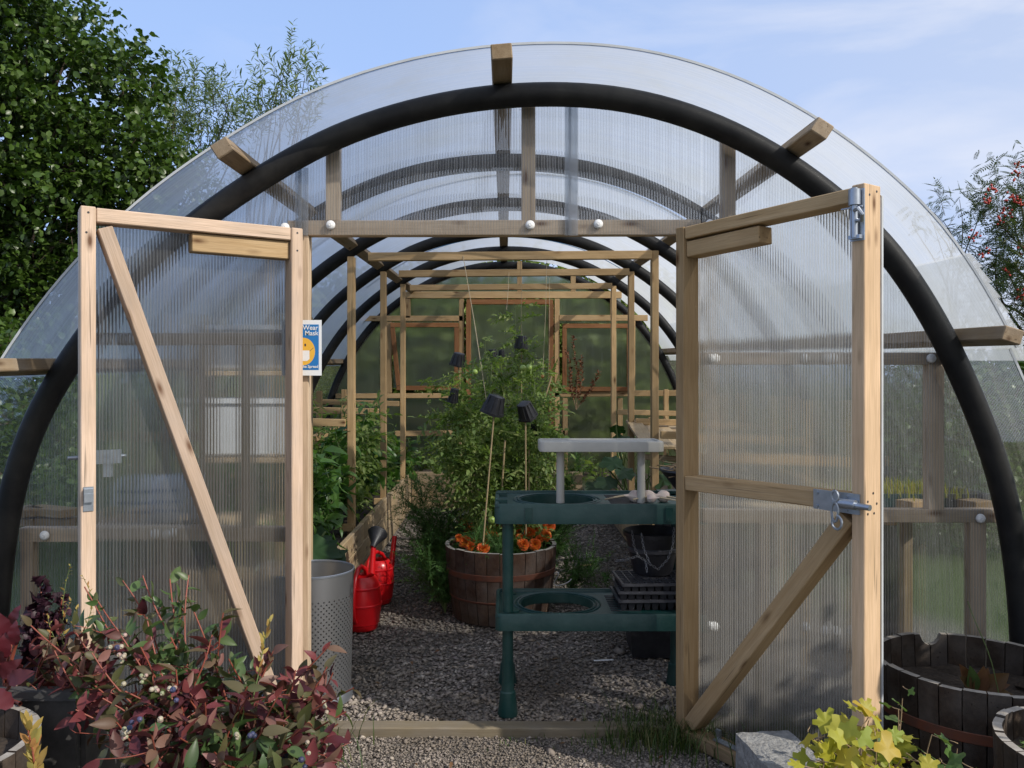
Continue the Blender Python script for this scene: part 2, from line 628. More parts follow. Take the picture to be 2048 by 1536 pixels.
M['stave_grey'] = wood('weathered_stave', (.058, .040, .028), (.034, .023, .016), .6, .22, False)
M['stave_rim'] = plain('stave_end', (.36, .33, .29), .85, noise=.8, nscale=30, c2=(.2, .18, .15))
M['band'] = plain('rusty_band', (.17, .055, .028), .7, .2, noise=.7, nscale=25, c2=(.08, .05, .04))
M['pipe'] = plain('black_pipe', (.008, .008, .009), .55, spec=.25, noise=.6, nscale=5, c2=(.035, .034, .031), bmp=.08, bscale=30)
M['black'] = plain('black_plastic', (.014, .014, .018), .45, noise=.6, nscale=20, c2=(.04, .04, .045))
M['green'] = plain('green_plastic', (.004, .042, .038), .42, spec=.45, noise=.65, nscale=13, c2=(.035, .075, .068), bmp=.08)
M['greyp'] = plain('grey_plastic', (.44, .43, .39), .5, noise=.4, nscale=14, c2=(.33, .32, .29))
M['red'] = plain('red_plastic', (.62, .008, .012), .28, spec=.5, noise=.35, nscale=10, c2=(.42, .01, .015), bmp=.03, bscale=40)
M['white'] = plain('white_plastic', (.78, .79, .80), .35, noise=.4, nscale=40, c2=(.6, .6, .58))
M['galv'] = plain('galvanised_steel', (.42, .46, .52), .38, .85, noise=.6, nscale=40, c2=(.26, .3, .35))
M['soil'] = plain('soil', (.026, .018, .012), .95, noise=.8, nscale=50, c2=(.06, .043, .03), bmp=1., bscale=45)
M['bark'] = plain('bark', (.09, .065, .045), .9, noise=.7, nscale=18, bmp=.8)
M['stem'] = plain('green_stem', (.12, .17, .05), .6, noise=.4)
M['stem_red'] = plain('red_stem', (.26, .07, .045), .5, noise=.4)
M['cane'] = plain('bamboo', (.40, .30, .16), .55, noise=.6, nscale=12)
M['twine'] = plain('twine', (.46, .38, .26), .9)
M['concrete'] = plain('concrete', (.32, .32, .31), .95, noise=.8, nscale=45, c2=(.14, .14, .14), bmp=1., bscale=90)
M['garlic'] = plain('garlic_skin', (.62, .54, .47), .6, noise=.6, nscale=40, c2=(.5, .32, .34))
M['garlic_stalk'] = plain('dry_stalk', (.46, .38, .26), .8, noise=.5)
M['dry'] = plain('dry_stem', (.30, .21, .12), .9, noise=.6, nscale=30)
M['chain'] = plain('chain_steel', (.25, .25, .26), .45, .8)
M['poster'] = plain('poster_white', (.74, .77, .80), .35)
M['poster_blue'] = plain('poster_blue', (.012, .16, .45), .35)
M['poster_yellow'] = plain('poster_yellow', (.72, .42, .05), .4)
M['poster_dark'] = plain('poster_dark', (.05, .05, .06), .4)
M['blue'] = plain('blue_tape', (.03, .2, .45), .5)
M['clear'] = plain('clear_strip', (.5, .53, .56), .25, noise=.3)
M['paint_white'] = plain('white_paint', (.7, .71, .72), .3, coat=.4)
M['glass_dark'] = plain('dark_glass', (.02, .024, .03), .08)
M['tyre'] = plain('tyre_rubber', (.02, .02, .02), .8)
M['sack'] = plain('white_sack', (.66, .69, .74), .45, noise=.35, nscale=6, bmp=.6, bscale=9)
M['sack_blue'] = plain('sack_print', (.09, .17, .34), .5)
M['tomato_g'] = plain('green_tomato', (.30, .42, .10), .25)
M['tomato_r'] = plain('ripening_tomato', (.5, .22, .05), .25)
M['berry_red'] = plain('rowan_berry', (.42, .035, .02), .35)
M['berry_w'] = leafmat('pale_blueberry', [(.42, .38, .28), (.48, .30, .28), (.28, .33, .18), (.5, .44, .34)], .1, .4)
M['berry_b'] = leafmat('ripe_blueberry', [(.045, .06, .13), (.10, .09, .18), (.03, .035, .07)], .05, .5)
M['petal'] = leafmat('marigold_petal', [(.68, .10, .012), (.75, .17, .015), (.48, .035, .01), (.8, .26, .02)], .15, .6)
M['flower_y'] = plain('yellow_petal', (.7, .5, .03), .6)
M['l_tree'] = leafmat('alder_leaf', [(.042, .085, .014), (.07, .135, .022), (.055, .10, .02), (.11, .18, .035)], .28, .38, .45)
M['l_willow'] = leafmat('willow_leaf', [(.17, .24, .11), (.23, .29, .15), (.13, .19, .08)], .3, .45)
M['l_rowan'] = leafmat('rowan_leaf', [(.05, .09, .03), (.08, .12, .035), (.12, .13, .04), (.06, .10, .04)], .3, .45)
M['l_hedge'] = leafmat('hedge_leaf', [(.14, .21, .04), (.22, .30, .06), (.10, .16, .03), (.28, .35, .09)], .3, .45)
M['l_tom'] = leafmat('tomato_leaf', [(.15, .23, .06), (.22, .33, .085), (.30, .40, .12), (.18, .28, .09), (.38, .44, .15)], .45, .5)
M['l_pep'] = leafmat('pepper_leaf', [(.075, .18, .035), (.11, .24, .05), (.16, .30, .07), (.065, .15, .035)], .4, .38, .5)
M['l_fen'] = leafmat('feathery_leaf', [(.06, .15, .03), (.10, .21, .045), (.05, .11, .025)], .3, .6)
M['l_squash'] = leafmat('squash_leaf', [(.028, .07, .022), (.035, .085, .028), (.04, .08, .032)], .3, .5)
M['l_blue'] = leafmat('blueberry_leaf', [(.20, .048, .055), (.27, .075, .075), (.13, .035, .042), (.09, .12, .045), (.33, .15, .14), (.07, .12, .035),
                                         (.11, .085, .04), (.13, .03, .04), (.065, .018, .026)], .32, .5, .4)
M['l_blueg'] = leafmat('green_blueberry_leaf', [(.07, .13, .04), (.10, .15, .05), (.05, .10, .035), (.13, .10, .05), (.10, .17, .06)], .28, .42, .5)
M['l_red'] = leafmat('red_leaf', [(.12, .02, .03), (.17, .035, .045), (.09, .018, .025)], .3, .35, .5)
M['l_kale'] = leafmat('dark_purple_leaf', [(.035, .012, .024), (.05, .016, .03), (.028, .01, .018)], .15, .5)
M['l_gold'] = leafmat('golden_currant_leaf', [(.42, .40, .04), (.36, .42, .06), (.55, .38, .05), (.30, .40, .07), (.48, .44, .06)], .35, .5)
M['l_cur'] = leafmat('currant_leaf', [(.09, .17, .045), (.12, .21, .06), (.10, .15, .05)], .3, .5)
M['l_sprig'] = leafmat('yellow_sprig_leaf', [(.5, .36, .10), (.42, .30, .09), (.36, .33, .10), (.5, .25, .1)], .3, .5)
M['l_brown'] = leafmat('brown_leaf', [(.16, .075, .035), (.12, .085, .035), (.2, .1, .05)], .25, .5)
M['l_dock'] = leafmat('dock_seed', [(.20, .06, .03), (.26, .10, .04), (.15, .05, .03)], .1, .8)
M['l_grass'] = leafmat('grass_blade', [(.045, .09, .018), (.08, .13, .03), (.03, .07, .014), (.2, .19, .08)], .3, .5)
M['l_onion'] = leafmat('onion_leaf', [(.10, .18, .06), (.2, .22, .08), (.08, .15, .05)], .25, .5)
M['roof'] = polycarb('roof_sheet', 1, .0105, clear=.95, milky=.14, ribm=.14, kn=1.2, dirt=.12, graze=.82, gp=1.0, gloss=.10, gr=.3, milkc=(.52, .55, .59))
M['side'] = polycarb('side_sheet', 1, .0105, clear=.7, milky=.0, ribm=.10, kn=1.4, dirt=.05, graze=.18, milkc=(.4, .4, .37))
M['poly_back'] = polycarb('back_sheet', 0, .0115, rr_=.32, ior=1.22, clear=.03, milky=.16, ribm=.14, kn=2.2, dirt=.10, graze=.1, milkc=(.72, .72, .54))
M['poly'] = polycarb('gable_sheet', 0, .0115, clear=.74, milky=.10, ribm=.24, kn=1.9, dirt=.08, milkc=(.80, .80, .82))
M['poly_door'] = polycarb('door_sheet', 0, .0115, clear=.16, milky=.10, ribm=.30, kn=2.2, dirt=.14, rr_=.18, ior=1.11, milkc=(.72, .70, .66))
M['poly_strip'] = polycarb('joining_strip', 0, .3, clear=.75, milky=.30, ribm=.02, kn=.1, dirt=.1, milkc=(.80, .82, .87))
M['poly_h'] = polycarb('window_sheet', 0, .0115, rr_=.32, ior=1.22, clear=.03, milky=.15, ribm=.06, kn=2.2, dirt=.08, graze=.1, milkc=(.62, .64, .50))

# ------------------------------------------------------------------ ground
gx = [-60, -30, -14, -8, -5, -3, -2, -1, 0, 1, 2, 3, 5, 8, 14, 30, 60]
gy = [-30, -12, -4, 0, 1.5, 3.4, 5, 7, 9, 11, 14, 20, 40, 90, 300]
gv, gf = [], []
for y in gy:
    for x in gx:
        gv.append((x * (1 if y < 60 else 6), y, G(min(y, 20)) - .012))
nx = len(gx)
for j in range(len(gy) - 1):
    for i in range(nx - 1):
        gf.append((j * nx + i, j * nx + i + 1, (j + 1) * nx + i + 1, (j + 1) * nx + i))
m, nt = newmat('ground_surface')
tc = nd(nt, 'ShaderNodeTexCoord')
n1 = nd(nt, 'ShaderNodeTexNoise', {'Vector': tc.outputs['Object'], 'Scale': 60.0, 'Detail': 8.0, 'Roughness': .7})
n2 = nd(nt, 'ShaderNodeTexNoise', {'Vector': tc.outputs['Object'], 'Scale': 1.2, 'Detail': 4.0})
n3 = nd(nt, 'ShaderNodeTexVoronoi', {'Vector': tc.outputs['Object'], 'Scale': 75.0})
cg = ramp(nt, n3.outputs['Color'], [(.2, (.11, .10, .09)), (.6, (.19, .17, .15)), (.9, (.28, .25, .23))])
cg = mixc(nt, ramp(nt, n2.outputs[0], [(.4, 0), (.7, .5)]), cg, (.07, .06, .045))
s = nd(nt, 'ShaderNodeSeparateXYZ', {0: tc.outputs['Object']})
ax = math_(nt, 'ADD', math_(nt, 'ABSOLUTE', s.outputs['X']), math_(nt, 'MULTIPLY', n2.outputs[0], 1.2))
outx = math_(nt, 'MULTIPLY_ADD', ax, 2.0, -5.6, clamp=True)
outy = math_(nt, 'MULTIPLY_ADD', s.outputs['Y'], 1.0, -9.6, clamp=True)
gr = ramp(nt, n1.outputs[0], [(.3, (.035, .06, .015)), (.7, (.085, .12, .03))])
cg = mixc(nt, math_(nt, 'MAXIMUM', outx, outy), cg, gr)
p = nd(nt, 'ShaderNodeBsdfPrincipled', {'Base Color': cg, 'Roughness': .95, 'Specular IOR Level': .2, 'Normal': bump(nt, n3.outputs['Distance'], .9, .012)})
outp(nt, p.outputs[0])
me = bpy.data.meshes.new('ground')
me.from_pydata(gv, [], gf)
tag(mk('ground', me, m), kind='structure')

# grassy bank behind the back wall
bx_ = np.linspace(-6.5, 4.2, 40)
by_ = np.linspace(11.5, 17, 14)
bv, bf = [], []
for j, y in enumerate(by_):
    for i, x in enumerate(bx_):
        e = min(1, (x + 6.5) / 1.5, (4.2 - x) / 1.3)
        e = max(0, e)
        e = e * e * (3 - 2 * e)
        h = 2.75 * math.sin(min(1, j / 6) * math.pi / 2) * e * (1 - .25 * max(0, j - 8) / 5)
        bv.append((x, y, .15 + h * random.uniform(.96, 1.04)))
for j in range(13):
    for i in range(39):
        bf.append((j * 40 + i, j * 40 + i + 1, (j + 1) * 40 + i + 1, (j + 1) * 40 + i))
me = bpy.data.meshes.new('grass_bank')
me.from_pydata(bv, [], bf)
me.shade_smooth()
tag(mk('grass_bank', me, plain('bank_grass', (.16, .22, .05), .95, noise=.8, nscale=3, c2=(.30, .31, .11), bmp=1., bscale=14)), kind='structure')

# loose slate chips on the path, finer grit in front of the threshold
m, nt = newmat('slate_chip')
g = nd(nt, 'ShaderNodeNewGeometry')
cc = ramp(nt, g.outputs['Random Per Island'], [(.0, (.17, .148, .128)), (.35, (.29, .255, .22)), (.6, (.37, .32, .275)), (.8, (.24, .205, .195)), (1, (.52, .46, .39))])
tc = nd(nt, 'ShaderNodeTexCoord')
n2 = nd(nt, 'ShaderNodeTexNoise', {'Vector': tc.outputs['Object'], 'Scale': 2.0, 'Detail': 5.0})
cc = mixc(nt, ramp(nt, n2.outputs[0], [(.42, 0), (.6, .75)]), cc, (.15, .125, .10))
outp(nt, nd(nt, 'ShaderNodeBsdfPrincipled', {'Base Color': cc, 'Roughness': .85, 'Specular IOR Level': .3}).outputs[0])
M['chip'] = m
OCT = (np.array([(1, 0, .1), (.2, .8, .35), (-.9, .45, .1), (-.6, -.7, .2), (.5, -.75, .3), (.05, 0, 1), (0, .1, -1)], float),
       np.array([(0, 1, 5), (1, 2, 5), (2, 3, 5), (3, 4, 5), (4, 0, 5), (1, 0, 6), (2, 1, 6), (3, 2, 6), (4, 3, 6), (0, 4, 6)]))


def stones(name, n, x0, x1, y0, y1, s0, s1, label=None, flat=.4, dens=None):
    pos = np.stack([rng.uniform(x0, x1, n), y0 + (y1 - y0) * rng.uniform(0, 1, n) ** (dens or 1.0), np.zeros(n)], 1)
    size = rng.gamma(2.6, 1 / 2.6, n) * (s1 - s0) / 2 + s0
    pos[:, 2] = np.maximum(0, (pos[:, 1] - 3.4)) * SLOPE - .012 + size * .15 + rng.uniform(0, .006, n)
    a = rng.uniform(0, 2 * math.pi, n)
    d = np.stack([np.cos(a), np.sin(a), rng.normal(0, .22, n)], 1)
    nn = np.stack([rng.normal(0, .3, n), rng.normal(0, .3, n), np.ones(n)], 1)
    sz = np.stack([size, size * rng.uniform(.5, 1, n), size * flat * rng.uniform(.6, 1.3, n)], 1)
    V, T = stamp(OCT, pos, d, nn, sz)
    V += rng.normal(0, .12, V.shape) * np.repeat(size, 7)[:, None] * .8
    o = tri_mesh(name, V, T, M['chip'])
    return tag(o, label, kind='stuff')


stones('gravel', 36000, -1.02, 1.05, 3.44, 8.5, .005, .0175, dens=1.3, flat=.3)
stones('grit', 24000, -1.3, 1.75, 2.75, 3.37, .0022, .0075)
stones('grit', 9000, -1.3, 1.75, 2.75, 3.5, .003, .012)

# ------------------------------------------------------------------ hoop profile, measured on the front hoop
prof_px = [(-25, 1480), (-14, 1300), (2, 1100), (27, 960), (65, 842), (127, 739), (202, 632), (296, 528), (400, 437), (505, 366), (603, 306),
           (650, 281), (735, 247), (821, 222), (900, 204), (992, 191), (1104, 186), (1200, 190), (1265, 199), (1350, 220), (1440, 253), (1530, 299),
           (1600, 343), (1664, 393), (1730, 450), (1785, 504), (1887, 668), (1970, 855), (2015, 1000), (2038, 1150), (2046, 1250), (2052, 1480)]
pp = np.array([((x - 1010) * .002, H + (760 - y) * .002) for x, y in prof_px])
tt = np.concatenate([[0], np.cumsum(np.linalg.norm(np.diff(pp, axis=0), axis=1))])
ts = np.linspace(0, tt[-1], 121)
prof = np.stack([np.interp(ts, tt, pp[:, i]) for i in (0, 1)], 1)
for _ in range(10):
    prof[1:-1] = .5 * prof[1:-1] + .25 * (prof[:-2] + prof[2:])
mir = prof[::-1].copy()
mir[:, 0] = .014 - mir[:, 0] + 0.0
prof_in = .55 * prof + .45 * mir


def offs(pr, o):
    t = unit(np.gradient(pr, axis=0))
    n = np.stack([-t[:, 1], t[:, 0]], 1)
    return pr + n * o


def at(pr, y, i=None):
    """profile points as world points at distance y"""
    q = np.stack([pr[:, 0], np.full(len(pr), y), pr[:, 1] + SLOPE * (y - 3.3)], 1)
    return q


def ztop(x, pr, y, o=0.0):
    q = offs(pr, o)
    k = slice(20, 101)
    return float(np.interp(x, q[k, 0], q[k, 1])) + SLOPE * (y - 3.3)


HY = [3.30, 4.42, 5.62, 6.82, 8.03, 9.28]
tun = empty('polytunnel', (0, 3.3, 0), label='walk-in polytunnel of black hoops, clear ribbed sheets and pine framing with both doors open', cat='greenhouse')
for k, y in enumerate(HY):
    pr = prof if k == 0 else prof_in
    mb = MB().tube([tuple(v) for v in at(pr, y)], .0475 if k == 0 else .046, 14)
    mb.build('hoop', M['pipe'], tun, smooth=True)

# purlins lie on the hoops
def idx(x, z, pr=None):
    q = (pr if pr is not None else prof)
    return int(np.argmin((q[:, 0] - x) ** 2 + (q[:, 1] - z) ** 2))


def outn(i, pr):
    t = unit(pr[i + 1] - pr[i - 1])
    return np.array([-t[1], t[0]])


purl = [((1020 - 1010) * .002, 2.60, .078, .058, 3.02, None), ((505 - 1010) * .002, H + .788, .07, .058, 3.02, None),
        ((1560 - 1010) * .002, H + .885, .07, .058, 3.02, None), (-1.80, 1.46, .075, .05, 2.86, 'flat'), (1.775, 1.60, .075, .055, 3.0, 'flat')]
for (x, z, w, t, y0, kind) in purl:
    i = idx(x, z)
    n = outn(i, prof)
    c = prof[i] + n * (.0475 + t / 2)
    up = Vector((n[0], 0, n[1])) if kind is None else Vector((n[0] * .35, 0, 1)).normalized()
    if kind:
        c = prof[i] + n * .085
    timber('purlin', (c[0], y0, c[1] + SLOPE * (y0 - 3.3)), (c[0], 9.62, c[1] + SLOPE * (9.62 - 3.3)), w, t, M['wood_purlin'], tun, up=up, c=.004)
iL, iR = idx(-1.80, 1.46), idx(1.775, 1.60)


def sheet(name, mat, pr, i0, i1, y0, y1, o, parent, rows=10):
    q = offs(pr, o)[i0:i1 + 1]
    V, Fs = [], []
    for j in range(rows + 1):
        y = y0 + (y1 - y0) * j / rows
        V += [tuple(v) for v in at(q, y)]
    n = len(q)
    for j in range(rows):
        for i in range(n - 1):
            Fs.append((j * n + i, (j + 1) * n + i, (j + 1) * n + i + 1, j * n + i + 1))
    me = bpy.data.meshes.new(name)
    me.from_pydata(V, [], Fs)
    me.shade_smooth()
    ob = mk(name, me, mat, parent)
    # cut edge showing the sheet's thickness
    q2 = offs(pr, o + .009)[i0:i1 + 1]
    for yy in (y0,):
        a, b = at(q, yy - .001), at(q2, yy - .001)
        a2, b2 = at(q, yy + .004), at(q2, yy + .004)
        V = [tuple(v) for v in a] + [tuple(v) for v in b] + [tuple(v) for v in a2] + [tuple(v) for v in b2]
        Fs = []
        for i in range(n - 1):
            Fs += [(i, i + 1, n + i + 1, n + i), (n + i, n + i + 1, 3 * n + i + 1, 3 * n + i), (i, 2 * n + i, 2 * n + i + 1, i + 1)]
        me = bpy.data.meshes.new('sheet_edge')
        me.from_pydata(V, [], Fs)
        mk('sheet_edge', me, M['clear'], ob)
    return ob


for (y0, y1, o) in ((3.07, 5.25, .114), (5.2, 7.45, .108), (7.4, 9.72, .114)):
    sheet('roof_sheet', M['roof'], prof if y0 < 4 else .5 * (prof + prof_in), iL - 1, iR + 1, y0, y1, o, tun)
    sheet('side_sheet', M['side'], prof, 0, iL, y0 + .03, y1, .104, tun, 4)
    sheet('side_sheet', M['side'], prof, iR + 1, 120, y0 + .03, y1, .104, tun, 4)
# lapping strip where the roof sheet ends on the right-hand purlin, and the blue tape under the roof
q = offs(prof, .125)[iR - 5:iR + 3]
mb = MB()
for a, b in zip(q[:-1], q[1:]):
    mb.add([(a[0], 3.05, a[1]), (b[0], 3.03, b[1]), (b[0] + .004, 9.7, b[1] + SLOPE * 6.4), (a[0] + .004, 9.7, a[1] + SLOPE * 6.4)], [(0, 1, 2, 3)])
mb.build('lapping_strip', M['roof'], tun)
q = at(offs(prof_in, .092), 7.72)[38:80]
mb = MB()
for a, b in zip(q[:-1], q[1:]):
    mb.add([a, b, b + np.array((0, .035, 0)), a + np.array((0, .035, 0)), a + np.array((0, 0, -.004)), b + np.array((0, 0, -.004))], [(0, 1, 2, 3), (0, 4, 5, 1)])
mb.build('blue_tape', M['blue'], tun)

# ------------------------------------------------------------------ front gable
GY = 3.372                      # face of the sheets
WY = 3.405                      # centre of the framing behind


def gx_(px):
    return (px - 1010) * 3.38 / F


def gz_(py):
    return H + (760 - py) * 3.38 / F


def gtimber(name, x0, z0, x1, z1, w=.058, mat='wood_gable', y=WY, t=.05, parent=None):
    return timber(name, (x0, y, z0), (x1, y, z1), w, t, M[mat], parent or tun, up=(0, -1, 0))


zh = gz_(456)
gtimber('header', gx_(575), zh, gx_(1402), gz_(454), .062)
for px in (665, 1057, 1458):
    x = gx_(px)
    gtimber('stud', x, zh + .031, x, ztop(x, prof, 3.4, .02), .056)
for px in (603.5, 1386):
    x = gx_(px)
    gtimber('jamb', x, .0, x, zh - .032, .055)
zl, zr = gz_(677), gz_(717)
gtimber('rail', gx_(604) - .03, zl, gx_(210), zl, .05)
gtimber('rail', gx_(604) - .03, gz_(1070), gx_(38), gz_(1070), .058)
gtimber('rail', gx_(1394) + .03, zr, gx_(1893), zr, .05)
gtimber('rail', gx_(1394) + .03, gz_(1032), gx_(2002), gz_(1032), .055)
for px, a, b in ((410, 690, 1058), (492, 690, 1058), (1873, 728, 1020), (1957, 1045, 1462), (52, 1083, 1462), (330, 1083, 1462), (1560, 1045, 1462)):
    gtimber('stud', gx_(px), gz_(b), gx_(px), gz_(a), .05 if px < 1800 else .066)
gtimber('sill', gx_(40), .03, gx_(590), .03, .05)
gtimber('sill', gx_(1405), .03, gx_(2000), .03, .05)


def gable_sheet(x0, x1, z0f, z1f, y=GY, mat='poly', name='gable_sheet', n=24, parent=None):
    V, Fs = [], []
    for i in range(n + 1):
        x = x0 + (x1 - x0) * i / n
        V += [(x, y, z0f(x)), (x, y, z1f(x))]
    for i in range(n):
        a = 2 * i
        Fs.append((a, a + 2, a + 3, a + 1))
    me = bpy.data.meshes.new(name)
    me.from_pydata(V, [], Fs)
    return mk(name, me, M[mat], parent or tun)


hz = lambda x: ztop(x, prof, 3.4, .0)
gable_sheet(gx_(607), gx_(1142), lambda x: gz_(470), hz)
gable_sheet(gx_(1143), gx_(1402), lambda x: gz_(470), hz)


def side_z(x):
    """where the hoop line stands above a point near the tunnel's foot"""
    k = slice(0, 60) if x < 0 else slice(61, 121)
    q = prof[k]
    o = np.argsort(q[:, 0])
    return float(np.interp(x, q[o][:, 0], q[o][:, 1]))


gable_sheet(-2.06, gx_(604), lambda x: .005, side_z, n=60)
gable_sheet(gx_(1404), 2.08, lambda x: .005, side_z, n=60)
# joining strips
for px, top in ((1142, None), (605, None)):
    x = gx_(px)
    mb = MB()
    zt = hz(x) - .03
    b = gz_(472)
    mb.box((x, GY - .006, (zt + b) / 2), (.052, .004, zt - b))
    mb.box((x - .006, GY - .011, (zt + b) / 2), (.012, .006, zt - b))
    m_ = mb.build('joining_strip', M['poly_strip'], tun)
# white button washers
btn = MB().lathe([(.0001, .013), (.006, .0135), (.0075, .010), (.013, .0095), (.0175, .006), (.0195, 0.0), (.0195, -.002)], 18)
btn_me = btn.mesh('washer', True)
btn_me.materials.append(M['white'])
RB = Matrix.Rotation(math.radians(90), 4, 'X')
for px, py in ((571, 456), (662, 451), (1060, 451), (1196, 449), (1419, 449), (1860, 717), (1428, 717), (92, 1070), (335, 1068), (1958, 1036),
               (1426, 1250), (1650, 717), (1700, 1258), (245, 677), (1655, 1250)):
    mk('washer', btn_me, None, tun, Matrix.Translation((gx_(px), GY - .003, gz_(py))) @ RB)

# ------------------------------------------------------------------ doors


def door(hinge, direc, L, s, mat):
    """leaf swung open; local x runs from the hinges, s is the side that faces the path"""
    X = Vector((direc[0], direc[1], 0)).normalized()
    Y = Vector((0, 0, 1)).cross(X)
    D = Matrix((X, Y, Vector((0, 0, 1)))).transposed().to_4x4()
    D.translation = Vector(hinge)
    d = empty('door', parent=tun, M=D)

    def tb(name, a, b, w, t, y=None, mt=None, c=.003):
        yc = s * (.012 + t / 2) if y is None else y
        a, b = Vector((a[0], yc, a[1])), Vector((b[0], yc, b[1]))
        return timber(name, D @ a, D @ b, w, t, mt or mat, d, up=D.to_3x3() @ Vector((0, s, 0)), c=c)
    V, Fs = [], []
    for i in range(9):
        x = .003 + (L - .006) * i / 8
        V += [(x, 0, .02), (x, 0, 2.045)]
    for i in range(8):
        Fs.append((2 * i, 2 * i + 2, 2 * i + 3, 2 * i + 1))
    me = bpy.data.meshes.new('panel')
    me.from_pydata(V, [], Fs)
    pn = mk('panel', me, M['poly_door'], d, D)
    eb = MB()
    for x in (.003, L - .003):
        eb.box((x, 0, 1.03), (.004, .010, 2.03))
    eb.box((L / 2, 0, 2.046), (L - .006, .010, .004))
    eb.build('panel_edge', M['clear'], d, D)
    return d, D, tb


# left leaf
hl = P(591, 760, 3.375)
fl = Vector((-1.525, 2.945, 0))
dv = fl - Vector((hl.x, hl.y, 0))
LL = dv.length
d1, D1, tb = door((hl.x, hl.y, 0), dv, LL, 1, M['wood_pink'])
tb('stile', (.024, .01), (.024, 2.05), .046, .082)
tb('stile', (LL - .024, .01), (LL - .024, 2.052), .048, .082)
tb('rail', (.049, 2.025), (LL - .050, 2.025), .05, .078)
tb('rail', (.049, .04), (LL - .050, .04), .05, .078)
tb('top_block', (.049, 1.962), (.42, 1.962), .07, .06, mt=M['wood_tan'])
tb('brace', (.075, .09), (LL - .078, 1.985), .05, .074)
mb = MB()                                                # rod bolt and strike plate
mb.tube([(LL - .16, -.03, 1.165), (LL + .03, -.03, 1.165)], .007, 8).tube([(LL - .10, -.03, 1.165), (LL - .10, -.035, 1.10)], .006, 6)
mb.box((LL - .09, -.014, 1.165), (.11, .012, .05)).box((LL - .10, -.03, 1.115), (.03, .01, .05))
mb.build('bolt', M['galv'], d1, D1)
mb = MB()
mb.box((LL - .024, .0965, 1.03), (.032, .003, .085)).box((LL - .024, .103, 1.055), (.030, .012, .022)).box((LL - .024, .110, 1.035), (.03, .004, .03))
mb.build('strike_plate', M['galv'], d1, D1)

# right leaf
hr = Vector((.768, 3.372, 0))
fr = Vector((1.232, 2.69, 0))
dv = fr - hr
LR = dv.length
d2, D2, tb = door(hr, dv, LR, -1, M['wood_tan'])
tb('stile', (.022, -.005), (.022, 2.055), .044, .088)
tb('stile', (LR - .023, -.005), (LR - .023, 2.075), .046, .09, mt=M['wood_pale'])
tb('rail', (.046, 2.03), (LR - .048, 2.045), .048, .084)
tb('top_block', (.046, 1.965), (.40, 1.975), .062, .075)
tb('rail', (.046, 1.035), (LR - .048, 1.045), .056, .084)
tb('rail', (.046, .025), (LR - .048, .025), .052, .084)
tb('brace', (.06, .075), (LR - .075, .995), .058, .08)


def hw(f):
    mb = MB()
    f(mb)
    return mb


yb = -.104
mb = MB()                                                # upright bolt at the top corner
x = LR - .024
mb.box((x, yb, 1.975), (.05, .004, .165)).tube([(x, yb - .016, 1.90), (x, yb - .016, 2.06)], .011, 10)
mb.tube([(x, yb - .016, 2.005), (x, yb - .016, 2.055)], .019, 10).tube([(x, yb - .016, 1.955), (x + .035, yb - .03, 1.95), (x + .045, yb - .045, 1.965), (x + .035, yb - .05, 1.985), (x + .01, yb - .03, 1.985)], .0065, 7)
mb.tube([(x - .05, yb - .01, 2.0), (x + .03, yb - .02, 1.997)], .003, 6)
mb.box((x, yb - .01, 1.903), (.04, .02, .012))
mb.build('bolt', M['galv'], d2, D2, smooth=True)
mb = MB()                                                # barrel bolt on the middle rail
z = 1.045
mb.box((LR - .10, yb - .0, z), (.17, .004, .066)).tube([(LR - .10, yb - .016, z), (LR + .03, yb - .016, z - .003)], .010, 10)
mb.tube([(LR - .075, yb - .016, z), (LR - .02, yb - .016, z)], .016, 10)
ring = [(LR - .085 + .012 * math.sin(a), yb - .03, z - .03 + .032 * math.cos(a)) for a in np.linspace(0, 2 * math.pi, 13)]
mb.tube(ring, .0045, 6, False)
ring = [(LR - .075 + .018 * math.sin(a), yb - .034, z - .062 + .022 * math.cos(a)) for a in np.linspace(0, 5, 11)]
mb.tube(ring, .0045, 6)
ring = [(LR - .085 + .012 * math.sin(a), yb - .03, z + .022 + .018 * math.cos(a)) for a in np.linspace(0, 2 * math.pi, 11)]
mb.tube(ring, .0045, 6, False)
for dx in (-.16, -.05):
    for dz in (-.022, .022):
        mb.tube([(LR + dx - .01, yb - .001, z + dz), (LR + dx - .01, yb - .006, z + dz)], .005, 8)
mb.build('barrel_bolt', M['galv'], d2, D2, smooth=True)
mb = MB()
for (dy, zz) in ((-.03, 2.055), (-.07, 2.04), (-.05, 1.08), (-.08, 1.055), (-.03, 1.045), (-.045, 1.015), (-.08, 1.015), (-.05, .06), (-.08, .03)):
    mb.tube([(LR - .002, dy - .005, zz), (LR + .0008, dy - .005, zz)], .0042, 10)
mb.build('screw', M['black'], d2, D2)
mb = MB()
for (xx, zz) in ((.024, 2.03), (.024, 1.96), (LL - .024, 2.03), (LL - .03, .06), (.024, .07), (LL - .018, 1.96)):
    mb.tube([(xx, .094, zz), (xx, .0948, zz)], .004, 10)
mb.build('screw', M['black'], d1, D1)
mb = MB().box((.28, -.06, .055), (.22, .03, .004)).box((.17, -.04, .07), (.02, .012, .03))
mb.build('hinge_strap', M['galv'], d2, D2)

# threshold board
th = timber('threshold_board', (-.88, 3.395, .008), (.74, 3.385, .008), .075, .045, M['wood_sill'], None, c=.005)
tag(th, 'weathered timber threshold board set in the gravel across the doorway', 'board')

